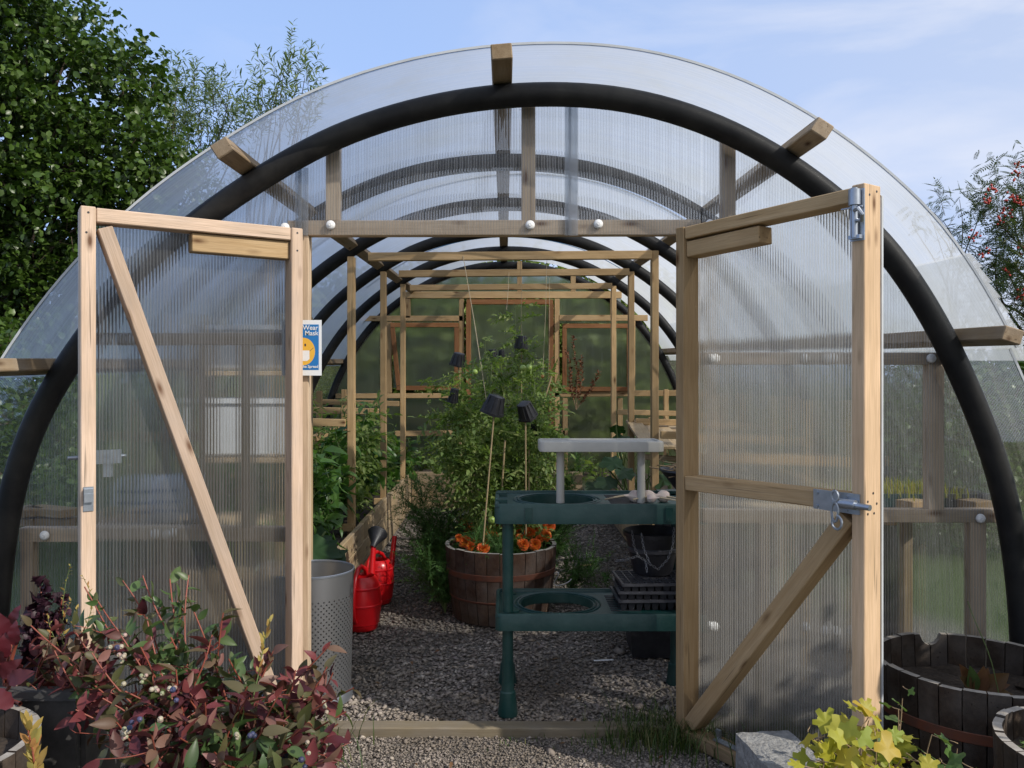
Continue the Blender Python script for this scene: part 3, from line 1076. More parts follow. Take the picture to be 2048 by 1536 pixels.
# ------------------------------------------------------------------ inner frames
FR = [(HY[1], (612, 1409), None, None), (HY[2], (703, 1309), (512, 737, 1303), .05), (HY[3], (767, 1262), (546, 798, 1258), .05), (HY[4], (806, 1227), (574, 820, 1224), .05)]
for y, (pa, pb), beam, w in FR:
    yy = y - .0
    for k, px in enumerate((pa, pb)):
        x = (px - 1010) * yy / F
        zt = ztop(x, prof_in, yy, -.04)
        timber('post', (x, yy, G(yy) + .02), (x, yy, zt), .046, .072, M['wood'], tun, up=(0, -1, 0))
        if k == 0:
            timber('post_block', (x - .07, yy - .055, .45), (x + .02, yy - .055, .45), .03, .05, M['wood'], tun)
            timber('side_rail', (x - .03, yy - .06, 1.10 + G(yy)), (x - .85, yy - .06, 1.12 + G(yy)), .04, .05, M['wood'], tun)
            timber('side_rail', (x - .30, yy + .06, .80 + G(yy)), (x - .85, yy + .5, .82 + G(yy)), .04, .07, M['wood'], tun)
        else:
            timber('side_rail', (x + .03, yy - .06, 1.02 + G(yy)), (x + .85, yy - .06, 1.0 + G(yy)), .04, .05, M['wood'], tun)
    if beam:
        py, x0, x1 = beam
        a, b = P(x0, py + 2, yy - .062), P(x1, py - 2, yy - .062)
        timber('cross_beam', a, b, .045, .055, M['wood'], tun)
# side studs and long rails along the walls
for sgn in (-1, 1):
    x = sgn * 1.62
    for y in np.arange(3.9, 9.2, 1.1):
        zt = ztop(x, prof_in, y, -.06)
        timber('side_stud', (x, y, G(y)), (x, y, min(zt, 1.35)), .045, .05, M['wood'], tun, up=(0, -1, 0))
    timber('long_rail', (x, 3.46, .86), (x, 9.2, .86 + SLOPE * 5.8), .05, .05, M['wood'], tun)

# ------------------------------------------------------------------ back wall
BY = 9.22
def b_(px, py, y=BY):
    v = P(px, py, y)
    return v.x, v.z


def bt(name, p0, p1, w=.055, mat='wood', y=BY, t=.045, parent=None):
    a, b = P(p0[0], p0[1], y), P(p1[0], p1[1], y)
    return timber(name, a, b, w, t, M[mat], parent or tun, up=(0, -1, 0))


bt('back_beam', (812, 590), (1243, 590), .075)
bt('back_beam', (720, 637), (926, 637), .06)
bt('back_beam', (1117, 636), (1295, 636), .065)
bt('back_rail', (672, 792), (926, 791), .055)
bt('back_rail', (1100, 788), (1368, 786), .065)
bt('back_rail', (790, 867), (915, 866), .06)
bt('back_rail', (1096, 866), (1130, 866), .06)
bt('back_rail', (1138, 884), (1240, 882), .05)
for px, a, b in ((923, 598, 960), (1114, 598, 960), (816, 598, 636), (1225, 598, 636), (1039, 523, 583), (1146, 548, 583), (914, 872, 965), (690, 800, 960),
                 (1130, 796, 960), (1265, 642, 783), (1240, 796, 960), (779, 644, 786)):
    bt('back_stud', (px, a), (px, b), .055)


def window(x0, y0, x1, y1, sheetmat, skew=0, t=.05):
    f = bpy.data.objects.new('window', None)
    link(f, tun, Matrix.Translation(P((x0 + x1) / 2, y1, BY)))
    yy = BY - .03
    bt('frame_rail', (x0, y0), (x1, y0), t, 'wood_red', yy, .035, f)
    bt('frame_rail', (x0 + skew, y1), (x1, y1), t, 'wood_red', yy, .035, f)
    bt('frame_stile', (x0 + 4, y0 + 5), (x0 + 4 + skew, y1 - 5), t, 'wood_red', yy - .002, .035, f)
    bt('frame_stile', (x1 - 4, y0 + 5), (x1 - 4, y1 - 5), t, 'wood_red', yy - .002, .035, f)
    a, b = P(x0 + 5, y1, BY + .01), P(x1 - 5, y0, BY + .01)
    me = bpy.data.meshes.new('pane')
    me.from_pydata([(a.x, a.y, a.z), (b.x, a.y, a.z), (b.x, a.y, b.z), (a.x, a.y, b.z)], [], [(0, 1, 2, 3)])
    mk('pane', me, M[sheetmat], f)
    return f


w1 = window(781, 650, 917, 776, 'poly_h', 12)
w2 = window(1125, 652, 1262, 778, 'poly_h')
w3 = window(933, 604, 1106, 920, 'poly_h', 0, .055)
w3.name = 'back_door'
hb = lambda x: ztop(x, prof_in, 9.3, -.01)
for x0, x1 in ((-1.05, -.47), (-.47, .56), (.56, 1.3)):
    zb = (lambda z_: (lambda x: z_))
    top = b_(0, 590)[1]
    gable_sheet(x0, x1, zb(top), hb, y=BY + .035, mat='poly_back', name='back_sheet')
def hb2(x):
    q = prof_in[0:60] if x < 0 else prof_in[61:121]
    o = np.argsort(q[:, 0])
    return min(float(np.interp(x, q[o][:, 0], q[o][:, 1])) + SLOPE * 6, b_(0, 590)[1])
for x0, x1, a, b in ((-2.0, -1.30, None, None), (1.45, 2.05, None, None), (-1.30, -.47, 860 - 70, 960), (.56, 1.45, 790, 960), (-1.30, -.47, 590, 646), (.56, 1.45, 590, 646)):
    z0 = (lambda x: .12) if a is None else zb(b_(0, b)[1] if b != 960 else .12)
    z1 = hb2 if a is None else ((lambda x, a=a: min(hb2(x), b_(0, a)[1])))
    gable_sheet(x0, x1, z0, z1, y=BY + .035, mat='poly_back', name='back_sheet', n=20)

# ------------------------------------------------------------------ raised beds


def bed(label, runs, soilpoly, zs):
    o = empty('raised_bed', runs[0][0], label=label, cat='raised bed', group='raised beds in the polytunnel')
    for (a, b, ztop_a, ztop_b) in runs:
        a, b = Vector(a), Vector(b)
        n = max(1, round((b - a).length / 1.5))
        for k in range(3):
            for j in range(n):
                p, q = a.lerp(b, j / n), a.lerp(b, (j + 1) / n)
                za, zb = ztop_a + (ztop_b - ztop_a) * j / n, ztop_a + (ztop_b - ztop_a) * (j + 1) / n
                hgt = .13
                p = Vector((p.x, p.y, za - hgt * (k + .5)))
                q = Vector((q.x, q.y, zb - hgt * (k + .5)))
                e = (q - p).normalized() * .002
                wob = random.uniform(-.003, .003)
                nn = Vector((e.y, -e.x, 0)).normalized() * wob
                timber('board', p + e + nn, q - e + nn, .032, hgt - .005, M['wood_bed'], o, c=.004)
    me = bpy.data.meshes.new('soil')
    sub = []
    (x0, y0), (x1, y1) = soilpoly
    nx_, ny_ = 14, 30
    for j in range(ny_ + 1):
        for i in range(nx_ + 1):
            sub.append((x0 + (x1 - x0) * i / nx_, y0 + (y1 - y0) * j / ny_, zs + random.uniform(-.015, .015)))
    fs = [(j * (nx_ + 1) + i, j * (nx_ + 1) + i + 1, (j + 1) * (nx_ + 1) + i + 1, (j + 1) * (nx_ + 1) + i) for j in range(ny_) for i in range(nx_)]
    me.from_pydata(sub, [], fs)
    tag(mk('soil', me, M['soil'], o), kind='stuff')
    return o


bed('long raised bed of stacked boards along the left wall, packed with leafy plants', [((-.985, 4.25, 0), (-.985, 8.5, 0), .452, .50), ((-1.0, 4.25, 0), (-1.95, 4.25, 0), .45, .45)],
    ((-1.95, 4.28), (-1.0, 9.15)), .40)
bed('short raised bed of three stacked boards across the back wall', [((-.965, 8.52, 0), (.80, 8.52, 0), .50, .50)], ((-.99, 8.55), (1.0, 9.15)), .44)
bed('long raised bed along the right wall behind the green staging', [((1.03, 4.6, 0), (1.03, 8.5, 0), .46, .50)], ((1.06, 4.6), (1.95, 9.15)), .41)

# ------------------------------------------------------------------ poster, bin, watering cans
def face_y(name, pts, y, mat, parent):
    me = bpy.data.meshes.new(name)
    me.from_pydata([(x, y, z) for x, z in pts], [], [tuple(range(len(pts)))])
    return mk(name, me, mat, parent)


pc = P(604, 695.5, 3.36)
pw, ph_ = 78 * 3.36 / F, 111 * 3.36 / F
pb = MB().box((pc.x, 3.362, pc.z), (pw, .002, ph_)).build('poster', M['poster'])
tag(pb, 'small blue and white mask notice fixed beside the left door', 'poster')
face_y('poster_print', [(pc.x - pw * .43, pc.z - ph_ * .40), (pc.x + pw * .43, pc.z - ph_ * .40), (pc.x + pw * .43, pc.z + ph_ * .42), (pc.x - pw * .43, pc.z + ph_ * .42)], 3.3602, M['poster_blue'], pb)


def disc(name, cx, cz, rx, rz, y, mat, parent, a0=0, a1=2 * math.pi, n=28):
    return face_y(name, [(cx + rx * math.cos(a0 + (a1 - a0) * i / n), cz + rz * math.sin(a0 + (a1 - a0) * i / n)) for i in range(n)], y, mat, parent)


def P2(px, py):
    v = P(px, py, 3.36)
    return v.x, v.z


cx, cz = P2(607, 703)
disc('emblem_face', cx, cz, .047, .056, 3.3598, M['poster_yellow'], pb)
x_, z_ = P2(610.5, 690)
disc('emblem_eye', x_, z_, .0038, .006, 3.3595, M['poster_dark'], pb)
x_, z_ = P2(596, 690)
disc('emblem_eye', x_, z_, .0038, .006, 3.3595, M['poster_dark'], pb)
a, b = P2(591, 701), P2(619, 722)
face_y('emblem_mask', [(a[0], b[1] + .008), (a[0] + .01, b[1]), (b[0] - .01, b[1]), (b[0], b[1] + .008), (b[0], a[1]), (a[0], a[1])], 3.3593, M['poster'], pb)
face_y('emblem_strap', [(b[0], a[1] - .004), (b[0] + .016, a[1] + .01), (b[0] + .016, a[1] + .012), (b[0], a[1] - .002)], 3.3594, M['poster_dark'], pb)


def text(s, px, py, size, mat, parent, align='RIGHT', y=3.3590):
    cu = bpy.data.curves.new('lettering', 'FONT')
    cu.body = s
    cu.size = size
    cu.align_x = align
    cu.offset = .0003
    ob = bpy.data.objects.new('lettering', cu)
    C.objects.link(ob)
    bpy.context.view_layer.update()
    me = bpy.data.meshes.new_from_object(ob.evaluated_get(bpy.context.evaluated_depsgraph_get()))
    bpy.data.objects.remove(ob)
    v = P(px, py, y)
    return mk('lettering', me, mat, parent, Matrix.Translation(v) @ Matrix.Rotation(math.radians(90), 4, 'X'))


text('Wear', 636, 659.5, .0265, M['poster'], pb)
text('Face Mask', 636.5, 670.5, .0265, M['poster'], pb)
text('Stop the Spread', 636.5, 735.5, .0155, M['poster'], pb)

# perforated steel bin
m, nt = newmat('perforated_steel')
tc = nd(nt, 'ShaderNodeTexCoord')
s = nd(nt, 'ShaderNodeSeparateXYZ', {0: tc.outputs['Object']})
ang = math_(nt, 'ARCTAN2', s.outputs['Y'], s.outputs['X'])
u = math_(nt, 'MULTIPLY', ang, 46 / (2 * math.pi))
v = math_(nt, 'DIVIDE', s.outputs['Z'], .0125)
row = math_(nt, 'FLOOR', v)
u = math_(nt, 'ADD', u, math_(nt, 'MULTIPLY', math_(nt, 'MODULO', row, 2.0), .5))
du = math_(nt, 'SUBTRACT', math_(nt, 'FRACT', math_(nt, 'ADD', u, 100.0)), .5)
dv_ = math_(nt, 'SUBTRACT', math_(nt, 'FRACT', v), .5)
dd = math_(nt, 'SQRT', math_(nt, 'ADD', math_(nt, 'MULTIPLY', math_(nt, 'MULTIPLY', du, 2.0), math_(nt, 'MULTIPLY', du, 2.0)), math_(nt, 'MULTIPLY', dv_, dv_)))
hole = math_(nt, 'LESS_THAN', dd, .30)
band = math_(nt, 'MULTIPLY', math_(nt, 'LESS_THAN', s.outputs['Z'], .475), math_(nt, 'GREATER_THAN', s.outputs['Z'], .05))
hole = math_(nt, 'MULTIPLY', hole, band)
st = nd(nt, 'ShaderNodeBsdfPrincipled', {'Base Color': (.42, .43, .45, 1), 'Metallic': .88, 'Roughness': .34})
tr = nd(nt, 'ShaderNodeBsdfTransparent')
outp(nt, nd(nt, 'ShaderNodeMixShader', {0: hole, 1: st.outputs[0], 2: tr.outputs[0]}).outputs[0])
bn = empty('waste_bin', (-.868, 3.74, 0), label='tall perforated steel waste bin standing just inside the left door', cat='bin')
BM = Matrix.Translation((-.868, 3.74, G(3.74))) @ Matrix.Diagonal((.85, .85, 1, 1))
MB().lathe([(.195, .012), (.197, .03), (.212, .575)], 64).build('perforated_wall', m, bn, BM, True)
MB().lathe([(.2105, .572), (.2155, .574), (.216, .582), (.211, .584), (.209, .578)], 64, close=True).build('rim', M['galv'], bn, BM, True)
MB().lathe([(.0001, .02), (.195, .02), (.20, .0), (.205, .0), (.206, .03), (.199, .045)], 64).build('base', M['galv'], bn, BM, True)


def watering_can(label, c, k, rot, rose=True):
    o = empty('watering_can', c, label=label, cat='watering can', group='red watering cans by the raised bed')
    B = Matrix.Translation(c) @ Matrix.Rotation(rot, 4, 'Z') @ Matrix.Scale(k, 4)
    prof_ = [(.0001, 0), (.078, 0), (.086, .008), (.089, .03), (.094, .034), (.094, .04), (.096, .06), (.103, .12), (.1035, .128), (.107, .131), (.107, .137), (.1035, .14),
             (.102, .17), (.096, .215), (.099, .219), (.099, .225), (.093, .229), (.088, .25), (.075, .272), (.066, .280), (.063, .275), (.064, .262), (.09, .20), (.09, .05), (.0001, .02)]
    body = MB().lathe(prof_, 40)
    body.build('body', M['red'], o, B, True)
    # handle from the lower back up and over the opening, spout opposite
    h = [(-.098, 0, .055), (-.125, 0, .08), (-.135, 0, .14), (-.125, 0, .22), (-.10, 0, .285), (-.06, 0, .325), (-.01, 0, .33), (.045, 0, .305), (.075, 0, .268)]
    MB().tube(h, [.010, .013, .013, .013, .013, .013, .012, .012, .011], 12).build('handle', M['red'], o, B, True)
    sp = [(.085, 0, .045), (.12, 0, .10), (.145, 0, .20), (.165, 0, .31), (.185, 0, .40)]
    MB().tube(sp, [.030, .026, .021, .017, .015], 14).build('spout', M['red'], o, B, True)
    if rose:
        R3 = Vector((.80, 0, .60)).to_track_quat('Z', 'Y').to_matrix()
        MB().lathe([(.016, -.02), (.019, .01), (.052, .075), (.057, .085), (.054, .092), (.0001, .10)], 28, c=(.187, 0, .405), R=R3).build('rose', M['black'], o, B, True)
    return o


watering_can('bright red watering can with a black rose, in front, next to the steel bin', (-.815, 4.70, G(4.7)), 1.07, math.radians(80))
watering_can('darker red watering can without a rose, behind the other one', (-.80, 5.2, G(5.2)), .97, math.radians(62), False)

# ------------------------------------------------------------------ half barrels


def barrel(label, c, rt, rb, h, mat, n=28, bands=((.30, .33), (.62, .70)), soil=.8, notch=None, group=None, rot=0.0, cat='barrel planter', wall=.024):
    o = empty('barrel_planter', c, label=label, cat=cat, group=group)
    rad = lambda z: rb + (rt - rb) * math.sin(min(1, z / h) * math.pi * .47) / math.sin(math.pi * .47)

    def stave(nf=None, hgt=h):
        da = 2 * math.pi / n
        gap = .0022 / rt
        cols_, rows = 6, 7
        V, Fs = [], []
        for side in (0, 1):
            for j in range(rows + 1):
                for i in range(cols_ + 1):
                    a = -da / 2 + gap + (da - 2 * gap) * i / cols_
                    zt = hgt - (nf(a * rt) if nf else 0)
                    z = zt * j / rows
                    r = rad(z) - side * wall
                    V.append((r * math.cos(a), r * math.sin(a), z))
        w = cols_ + 1
        N = w * (rows + 1)
        for j in range(rows):
            for i in range(cols_):
                a = j * w + i
                Fs.append((a, a + 1, a + 1 + w, a + w))
                Fs.append((N + a, N + a + w, N + a + 1 + w, N + a + 1))
            for i in (0, cols_):
                a = j * w + i
                q = (a, a + w, N + a + w, N + a)
                Fs.append(q if i else q[::-1])
        ntop = len(Fs)
        for i in range(cols_):
            a = rows * w + i
            Fs.append((a, a + 1, N + a + 1, N + a))
        me = bpy.data.meshes.new('stave')
        me.from_pydata(V, [], Fs)
        me.materials.append(mat)
        me.materials.append(M['stave_rim'])
        for pidx in range(ntop, len(Fs)):
            me.polygons[pidx].material_index = 1
        return me
    ms = [stave(), stave(hgt=h - .004), stave(hgt=h + .003)]
    for k in range(n):
        me = ms[random.randrange(3)]
        if notch is not None and k in notch:
            sgn = -1 if k == notch[0] else 1
            edge = math.pi / n * rt
            me = stave(lambda u_, s=sgn, e=edge: math.sqrt(max(0, .042 ** 2 - (u_ + s * e) ** 2)))
        mk('stave', me, None, o, Matrix.Translation(c) @ Matrix.Rotation(rot + 2 * math.pi * k / n, 4, 'Z'))
    for (a, b) in bands:
        mb = MB()
        za, zb = a * h, b * h
        mb.lathe([(rad(za) + .0005, za), (rad(za) + .003, za + .002), (rad(zb) + .003, zb - .002), (rad(zb) + .0005, zb)], 48)
        mb.build('band', M['band'], o, Matrix.Translation(c), True)
    sb = MB()
    zs = h * soil
    rr = rad(zs) - wall - .001
    ring = [[(0, 0, zs + .015)]]
    V, Fs = [(0, 0, zs + .02)], []
    K = 28
    for q in range(1, 6):
        for k in range(K):
            a = 2 * math.pi * k / K
            V.append((rr * q / 5 * math.cos(a), rr * q / 5 * math.sin(a), zs + random.uniform(-.01, .014)))
    for k in range(K):
        Fs.append((0, 1 + k, 1 + (k + 1) % K))
        for q in range(4):
            a = 1 + q * K + k
            b = 1 + q * K + (k + 1) % K
            Fs.append((a, a + K, b + K, b))
    me = bpy.data.meshes.new('soil')
    me.from_pydata(V, [], Fs)
    tag(mk('soil', me, M['soil'], o, Matrix.Translation(c)), kind='stuff')
    return o


B1 = Vector((-.025, 4.98, G(4.98)))
B2 = Vector((-.03, 5.72, G(5.72)))
barrel('brown oak half barrel of orange marigolds behind the green staging', B1, .335, .285, .425, M['stave'], group='half barrels down the middle of the path', rot=.1, soil=.78)
barrel('second half barrel on the path, half hidden behind the marigold barrel', B2, .335, .285, .425, M['stave'], group='half barrels down the middle of the path', rot=.3, soil=.86)
B3 = Vector((1.665, 2.92, 0))
B4 = Vector((1.66, 2.25, 0))
B5 = Vector((-1.625, 2.24, 0))
barrel('dark weathered half barrel with a notch in its rim, right of the right door', B3, .335, .29, .45, M['stave_grey'], soil=.74, n=30, notch=(7, 8), rot=.0, group='weathered barrels in front of the tunnel')
barrel('smaller weathered half barrel cut off by the right edge of the picture', B4, .285, .25, .45, M['stave_grey'], soil=.8, group='weathered barrels in front of the tunnel')
barrel('grey rimmed tub of bare soil at the bottom left corner', B5, .32, .28, .45, M['stave_grey'], soil=.8, group='weathered barrels in front of the tunnel')

# dark trough under the red leaves, pot of the blueberry
tr_ = MB()
x0, x1, y0, y1, z1 = -2.15, -1.345, 2.60, 2.9, .47
for (cx_, cy_, dx, dy) in (((x0 + x1) / 2, y0, x1 - x0, .03), ((x0 + x1) / 2, y1, x1 - x0, .03), (x1, (y0 + y1) / 2, .03, y1 - y0 - .034), (x0, (y0 + y1) / 2, .03, y1 - y0 - .034)):
    tr_.box((cx_, cy_, z1 / 2), (dx, dy, z1))
    tr_.box((cx_, cy_ - .004, z1 - .012), (dx + .018, dy + .02, .028))
t_ = tr_.build('trough', plain('dark_trough', (.045, .045, .045), .7, noise=.8, c2=(.11, .105, .10)))
tag(t_, 'dark deep trough holding the red and purple leaves at far left', 'trough')
MB().box(((x0 + x1) / 2, (y0 + y1) / 2, .42), (x1 - x0 - .035, y1 - y0 - .035, .02)).build('soil', M['soil'], t_)

# ------------------------------------------------------------------ green staging


def tray_shelf(zt, th_, holes, grooves, parent, name, x0, x1, y0, y1):
    """moulded shelf with a round opening, a rolled edge and drain slots; a real opening in a flat plate"""
    bm = bmesh.new()
    # plate with hole via angular fan round the hole out to the rectangle
    hx, hy, hr_ = holes
    K = 48

    def edge_pt(a):
        dx, dy = math.cos(a), math.sin(a)
        t = 1e9
        for lim, d_ in ((x1 - hx, dx), (x0 - hx, dx)):
            if d_ * lim > 0:
                t = min(t, lim / d_)
        for lim, d_ in ((y1 - hy, dy), (y0 - hy, dy)):
            if d_ * lim > 0:
                t = min(t, lim / d_)
        return hx + dx * t, hy + dy * t
    angs = sorted([2 * math.pi * k / K for k in range(K)] + [math.atan2(yy - hy, xx - hx) % (2 * math.pi) for xx in (x0, x1) for yy in (y0, y1)])
    mb = MB()
    n = len(angs)
    V = []
    for a in angs:
        V.append((hx + hr_ * math.cos(a), hy + hr_ * math.sin(a), zt - .012))
    for a in angs:
        ex, ey = edge_pt(a)
        V.append((ex, ey, zt - .012))
    for a in angs:
        V.append((hx + hr_ * math.cos(a), hy + hr_ * math.sin(a), zt - .012 - th_ * .55))
    Fs = [(i, (i + 1) % n, n + (i + 1) % n, n + i) for i in range(n)] + [(i, 2 * n + i, 2 * n + (i + 1) % n, (i + 1) % n) for i in range(n)]
    mb.add(V, Fs)
    # rings round the opening
    for rr, zz in ((hr_ + .012, -.010), (hr_ + .03, -.012)):
        pts = [(hx + rr * math.cos(a), hy + rr * math.sin(a), zt + zz) for a in np.linspace(0, 2 * math.pi, 49)]
        mb.tube(pts, .005, 6, False)
    # rim walls, slightly rounded corners
    r = .03
    path = []
    for (cx_, cy_, a0) in ((x1 - r, y0 + r, -90), (x1 - r, y1 - r, 0), (x0 + r, y1 - r, 90), (x0 + r, y0 + r, 180)):
        for k in range(5):
            a = math.radians(a0 + 90 * k / 4)
            path.append((cx_ + r * math.cos(a), cy_ + r * math.sin(a)))
    m_ = len(path)
    sec = [(0, -th_), (.0, -.006), (-.004, 0), (-.016, 0), (-.02, -.006), (-.022, -.014), (-.012, -.016), (-.010, -th_)]
    cxm, cym = (x0 + x1) / 2, (y0 + y1) / 2
    V = []
    for (px_, py_) in path:
        nx_ = Vector((px_ - max(x0 + r, min(x1 - r, px_)), py_ - max(y0 + r, min(y1 - r, py_)), 0)).normalized()
        for (o_, z_) in sec:
            V.append((px_ + nx_.x * o_, py_ + nx_.y * o_, zt + z_))
    ns = len(sec)
    Fs = []
    for i in range(m_):
        for k in range(ns):
            a, b = i * ns + k, i * ns + (k + 1) % ns
            c_, d_ = ((i + 1) % m_) * ns + k, ((i + 1) % m_) * ns + (k + 1) % ns
            Fs.append((a, b, d_, c_))
    mb.add(V, Fs)
    ob = mb.build(name, M['green'], parent, smooth=True)
    gb = MB()
    for k in range(9):
        yy = y0 + .10 + k * (y1 - y0 - .2) / 8
        gb.box((grooves + (k % 2) * .0, yy, zt - .0105), (.13, .010, .003))
    gb.build('drain_slot', M['black'], ob)
    return ob


SX0, SX1, SY0, SY1 = -.045, .87, 3.52, 3.965
stg = empty('plant_staging', (.4, 3.7, 0), label='green plastic two-tier staging with round openings, standing right of the doorway', cat='plant staging')
for (zt, th_, x0_) in ((.915, .085, SX0), (.445, .072, SX0 + .003)):
    sh = tray_shelf(zt, th_, (.235, 3.74, .165), .53, stg, 'shelf', x0_, SX1, SY0, SY1)
    sb = MB()
    if zt > .9:
        for x in (.10, .70):
            sb.box((x, SY0 - .003, zt - .045), (.03, .006, .06))
            sb.tube([(x - .004, SY0 - .007, zt - .066), (x - .004, SY0 - .010, zt - .066)], .004, 8)
        sb.box((SX0 + .03, SY0 + .11, zt - .004), (.05, .03, .02)).box((SX0 + .03, SY0 + .33, zt - .004), (.05, .03, .02)).box((SX1 - .09, SY1 - .05, zt), (.12, .05, .014))
    else:
        sb.tube([(.035, 3.60, zt - .012), (.035, 3.60, zt - .002)], .03, 20).tube([(.035, 3.9, zt - .012), (.035, 3.9, zt - .006)], .02, 16)
    sb.build('moulding', M['green'], sh)
for x in (.012, .81):
    for y in (3.565, 3.92):
        lg = MB()
        lg.lathe([(.0255, .13), (.024, .25), (.0235, .375)], 20, c=(x, y, 0)).lathe([(.023, .445), (.0235, .6), (.0245, .832)], 20, c=(x, y, 0))
        l_ = lg.build('leg', M['green'], stg, smooth=True)
        MB().lathe([(.0001, 0.0), (.043, 0), (.043, .012), (.036, .07), (.034, .10), (.028, .106), (.0255, .14)], 24, c=(x, y, .0)).build('foot', M['green'], l_, smooth=True)

# grey raised shelf on two posts
gs = empty('small_shelf', (.42, 3.66, .91), label='small grey plastic shelf on two posts standing on the green staging', cat='shelf')


def rounded_slab(x0, x1, y0, y1, z0, z1, r, mat, name, parent, inset=.0, seg=5):
    path = []
    for (cx_, cy_, a0) in ((x1 - r, y0 + r, -90), (x1 - r, y1 - r, 0), (x0 + r, y1 - r, 90), (x0 + r, y0 + r, 180)):
        for k in range(seg + 1):
            a = math.radians(a0 + 90 * k / seg)
            path.append((cx_, cy_, math.cos(a), math.sin(a)))
    sec = [(r - .003, z0), (r, z0 + .002), (r, z1 - .006), (r - .003, z1 - .001), (r - .008, z1), (r - .018, z1), (r - .022, z1 - .006)]
    mb = MB()
    V = [(cx_ + c_ * o, cy_ + s_ * o, z) for (o, z) in sec for (cx_, cy_, c_, s_) in path]
    n = len(path)
    Fs = [(j * n + i, j * n + (i + 1) % n, (j + 1) * n + (i + 1) % n, (j + 1) * n + i) for j in range(len(sec) - 1) for i in range(n)]
    Fs.append(tuple((len(sec) - 1) * n + i for i in range(n)))
    Fs.append(tuple(range(n - 1, -1, -1)))
    mb.add(V, Fs)
    return mb.build(name, mat, parent, smooth=True)


rounded_slab(P(1079, 0, 3.55).x, P(1329, 0, 3.55).x, 3.54, 3.76, 1.135, 1.180, .03, M['greyp'], 'top', gs)
for px in (1121, 1283):
    x = P(px, 0, 3.62).x
    MB().lathe([(.018, .905), (.0175, 1.0), (.017, 1.134)], 20, c=(x, 3.63, 0)).build('post', M['greyp'], gs, smooth=True)

# garlic
for i, (px, py, lab, a) in enumerate(((1269, 985, 'garlic bulb lying left of the grey post', 2.6), (1303, 990, 'smallest garlic bulb, just right of the grey post', -.5),
                                     (1326, 977, 'garlic bulb furthest right on the green staging', 2.9), (1298, 979, 'garlic bulb mostly hidden behind its own stalk', .2))):
    c = P(px, py, 3.66 if i != 1 else 3.60)
    c.z = .905 + .024
    g_ = empty('garlic_bulb', c, label=lab, cat='garlic', group='garlic bulbs on the green staging')
    ra = .028 if i != 1 else .02
    ax_ = Vector((math.cos(a), -.35, .12)).normalized()
    R3 = ax_.to_track_quat('Z', 'Y').to_matrix()
    mb = MB()
    V, Fs = [], []
    pr_ = [(.15, -.95), (.75, -.8), (1.0, -.3), (.98, .15), (.7, .65), (.35, 1.0), (.2, 1.5), (.13, 2.0)]
    for r_, z_ in pr_:
        for k in range(20):
            t_a = 2 * math.pi * k / 20
            rr = r_ * ra * (1 + .07 * math.cos(t_a * 6))
            V.append(c + R3 @ Vector((rr * math.cos(t_a), rr * math.sin(t_a), z_ * ra)))
    for j in range(len(pr_) - 1):
        for k in range(20):
            Fs.append((j * 20 + k, j * 20 + (k + 1) % 20, (j + 1) * 20 + (k + 1) % 20, (j + 1) * 20 + k))
    Fs.append(tuple(range(19, -1, -1)))
    mb.add(V, Fs)
    mb.build('bulb', M['garlic'], g_, smooth=True)
    d_ = ax_.copy()
    s0 = c + ax_ * ra * 1.8
    MB().tube([s0, s0 + Vector((d_.x * .05, -.012, -.006)), s0 + Vector((d_.x * .10, -.03, -.013))], [.0045, .004, .003], 8).build('stalk', M['garlic_stalk'], g_, smooth=True)


# seed trays, open grid trays stacked
def grid_tray(c, rot, label, W=.38, D_=.24, nx_=11, ny_=7, hgt=.045):
    o = empty('seed_tray', c, label=label, cat='seed tray', group='stack of black seed trays on the lower shelf')
    B = Matrix.Translation(c) @ Matrix.Rotation(rot, 4, 'Z')
    mb = MB()
    for i in range(nx_ + 1):
        mb.box((-W / 2 + W * i / nx_, 0, hgt), (.004, D_, .005))
    for j in range(ny_ + 1):
        mb.box((0, -D_ / 2 + D_ * j / ny_, hgt - .0007), (W, .004, .005))
    mb.build('grid', M['tray_edge'], o, B)
    mb = MB()
    for i in range(nx_):
        for j in range(ny_):
            cx_, cy_ = -W / 2 + W * (i + .5) / nx_, -D_ / 2 + D_ * (j + .5) / ny_
            a, b = W / nx_ / 2 * .97, W / nx_ / 2 * .6
            a2, b2 = D_ / ny_ / 2 * .97, D_ / ny_ / 2 * .6
            V = [(cx_ - a, cy_ - a2, hgt - .004), (cx_ + a, cy_ - a2, hgt - .004), (cx_ + a, cy_ + a2, hgt - .004), (cx_ - a, cy_ + a2, hgt - .004),
                 (cx_ - b, cy_ - b2, 0), (cx_ + b, cy_ - b2, 0), (cx_ + b, cy_ + b2, 0), (cx_ - b, cy_ + b2, 0)]
            mb.add(V, [(0, 1, 5, 4), (1, 2, 6, 5), (2, 3, 7, 6), (3, 0, 4, 7), (4, 5, 6, 7)])
    mb.build('cells', M['black'], o, B)
    mb = MB()
    for (x, y, dx, dy) in ((0, -D_ / 2 - .004, W + .016, .006), (0, D_ / 2 + .004, W + .016, .006), (-W / 2 - .004, 0, .006, D_), (W / 2 + .004, 0, .006, D_)):
        mb.box((x, y, hgt - .004), (dx, dy, .012))
    mb.build('lip', M['tray_edge'], o, B)


M['tray_edge'] = plain('tray_edge', (.05, .05, .058), .4, noise=.6, nscale=30, c2=(.10, .10, .11))
for k, lab in enumerate(('lowest black cell tray of the stack on the green shelf', 'middle black cell tray of the stack on the green shelf', 'topmost black grid tray of the stack, chains lying on it')):
    grid_tray((.69 + .006 * k, 3.735, .436 + .036 * k), (.03, -.02, .05)[k], lab)

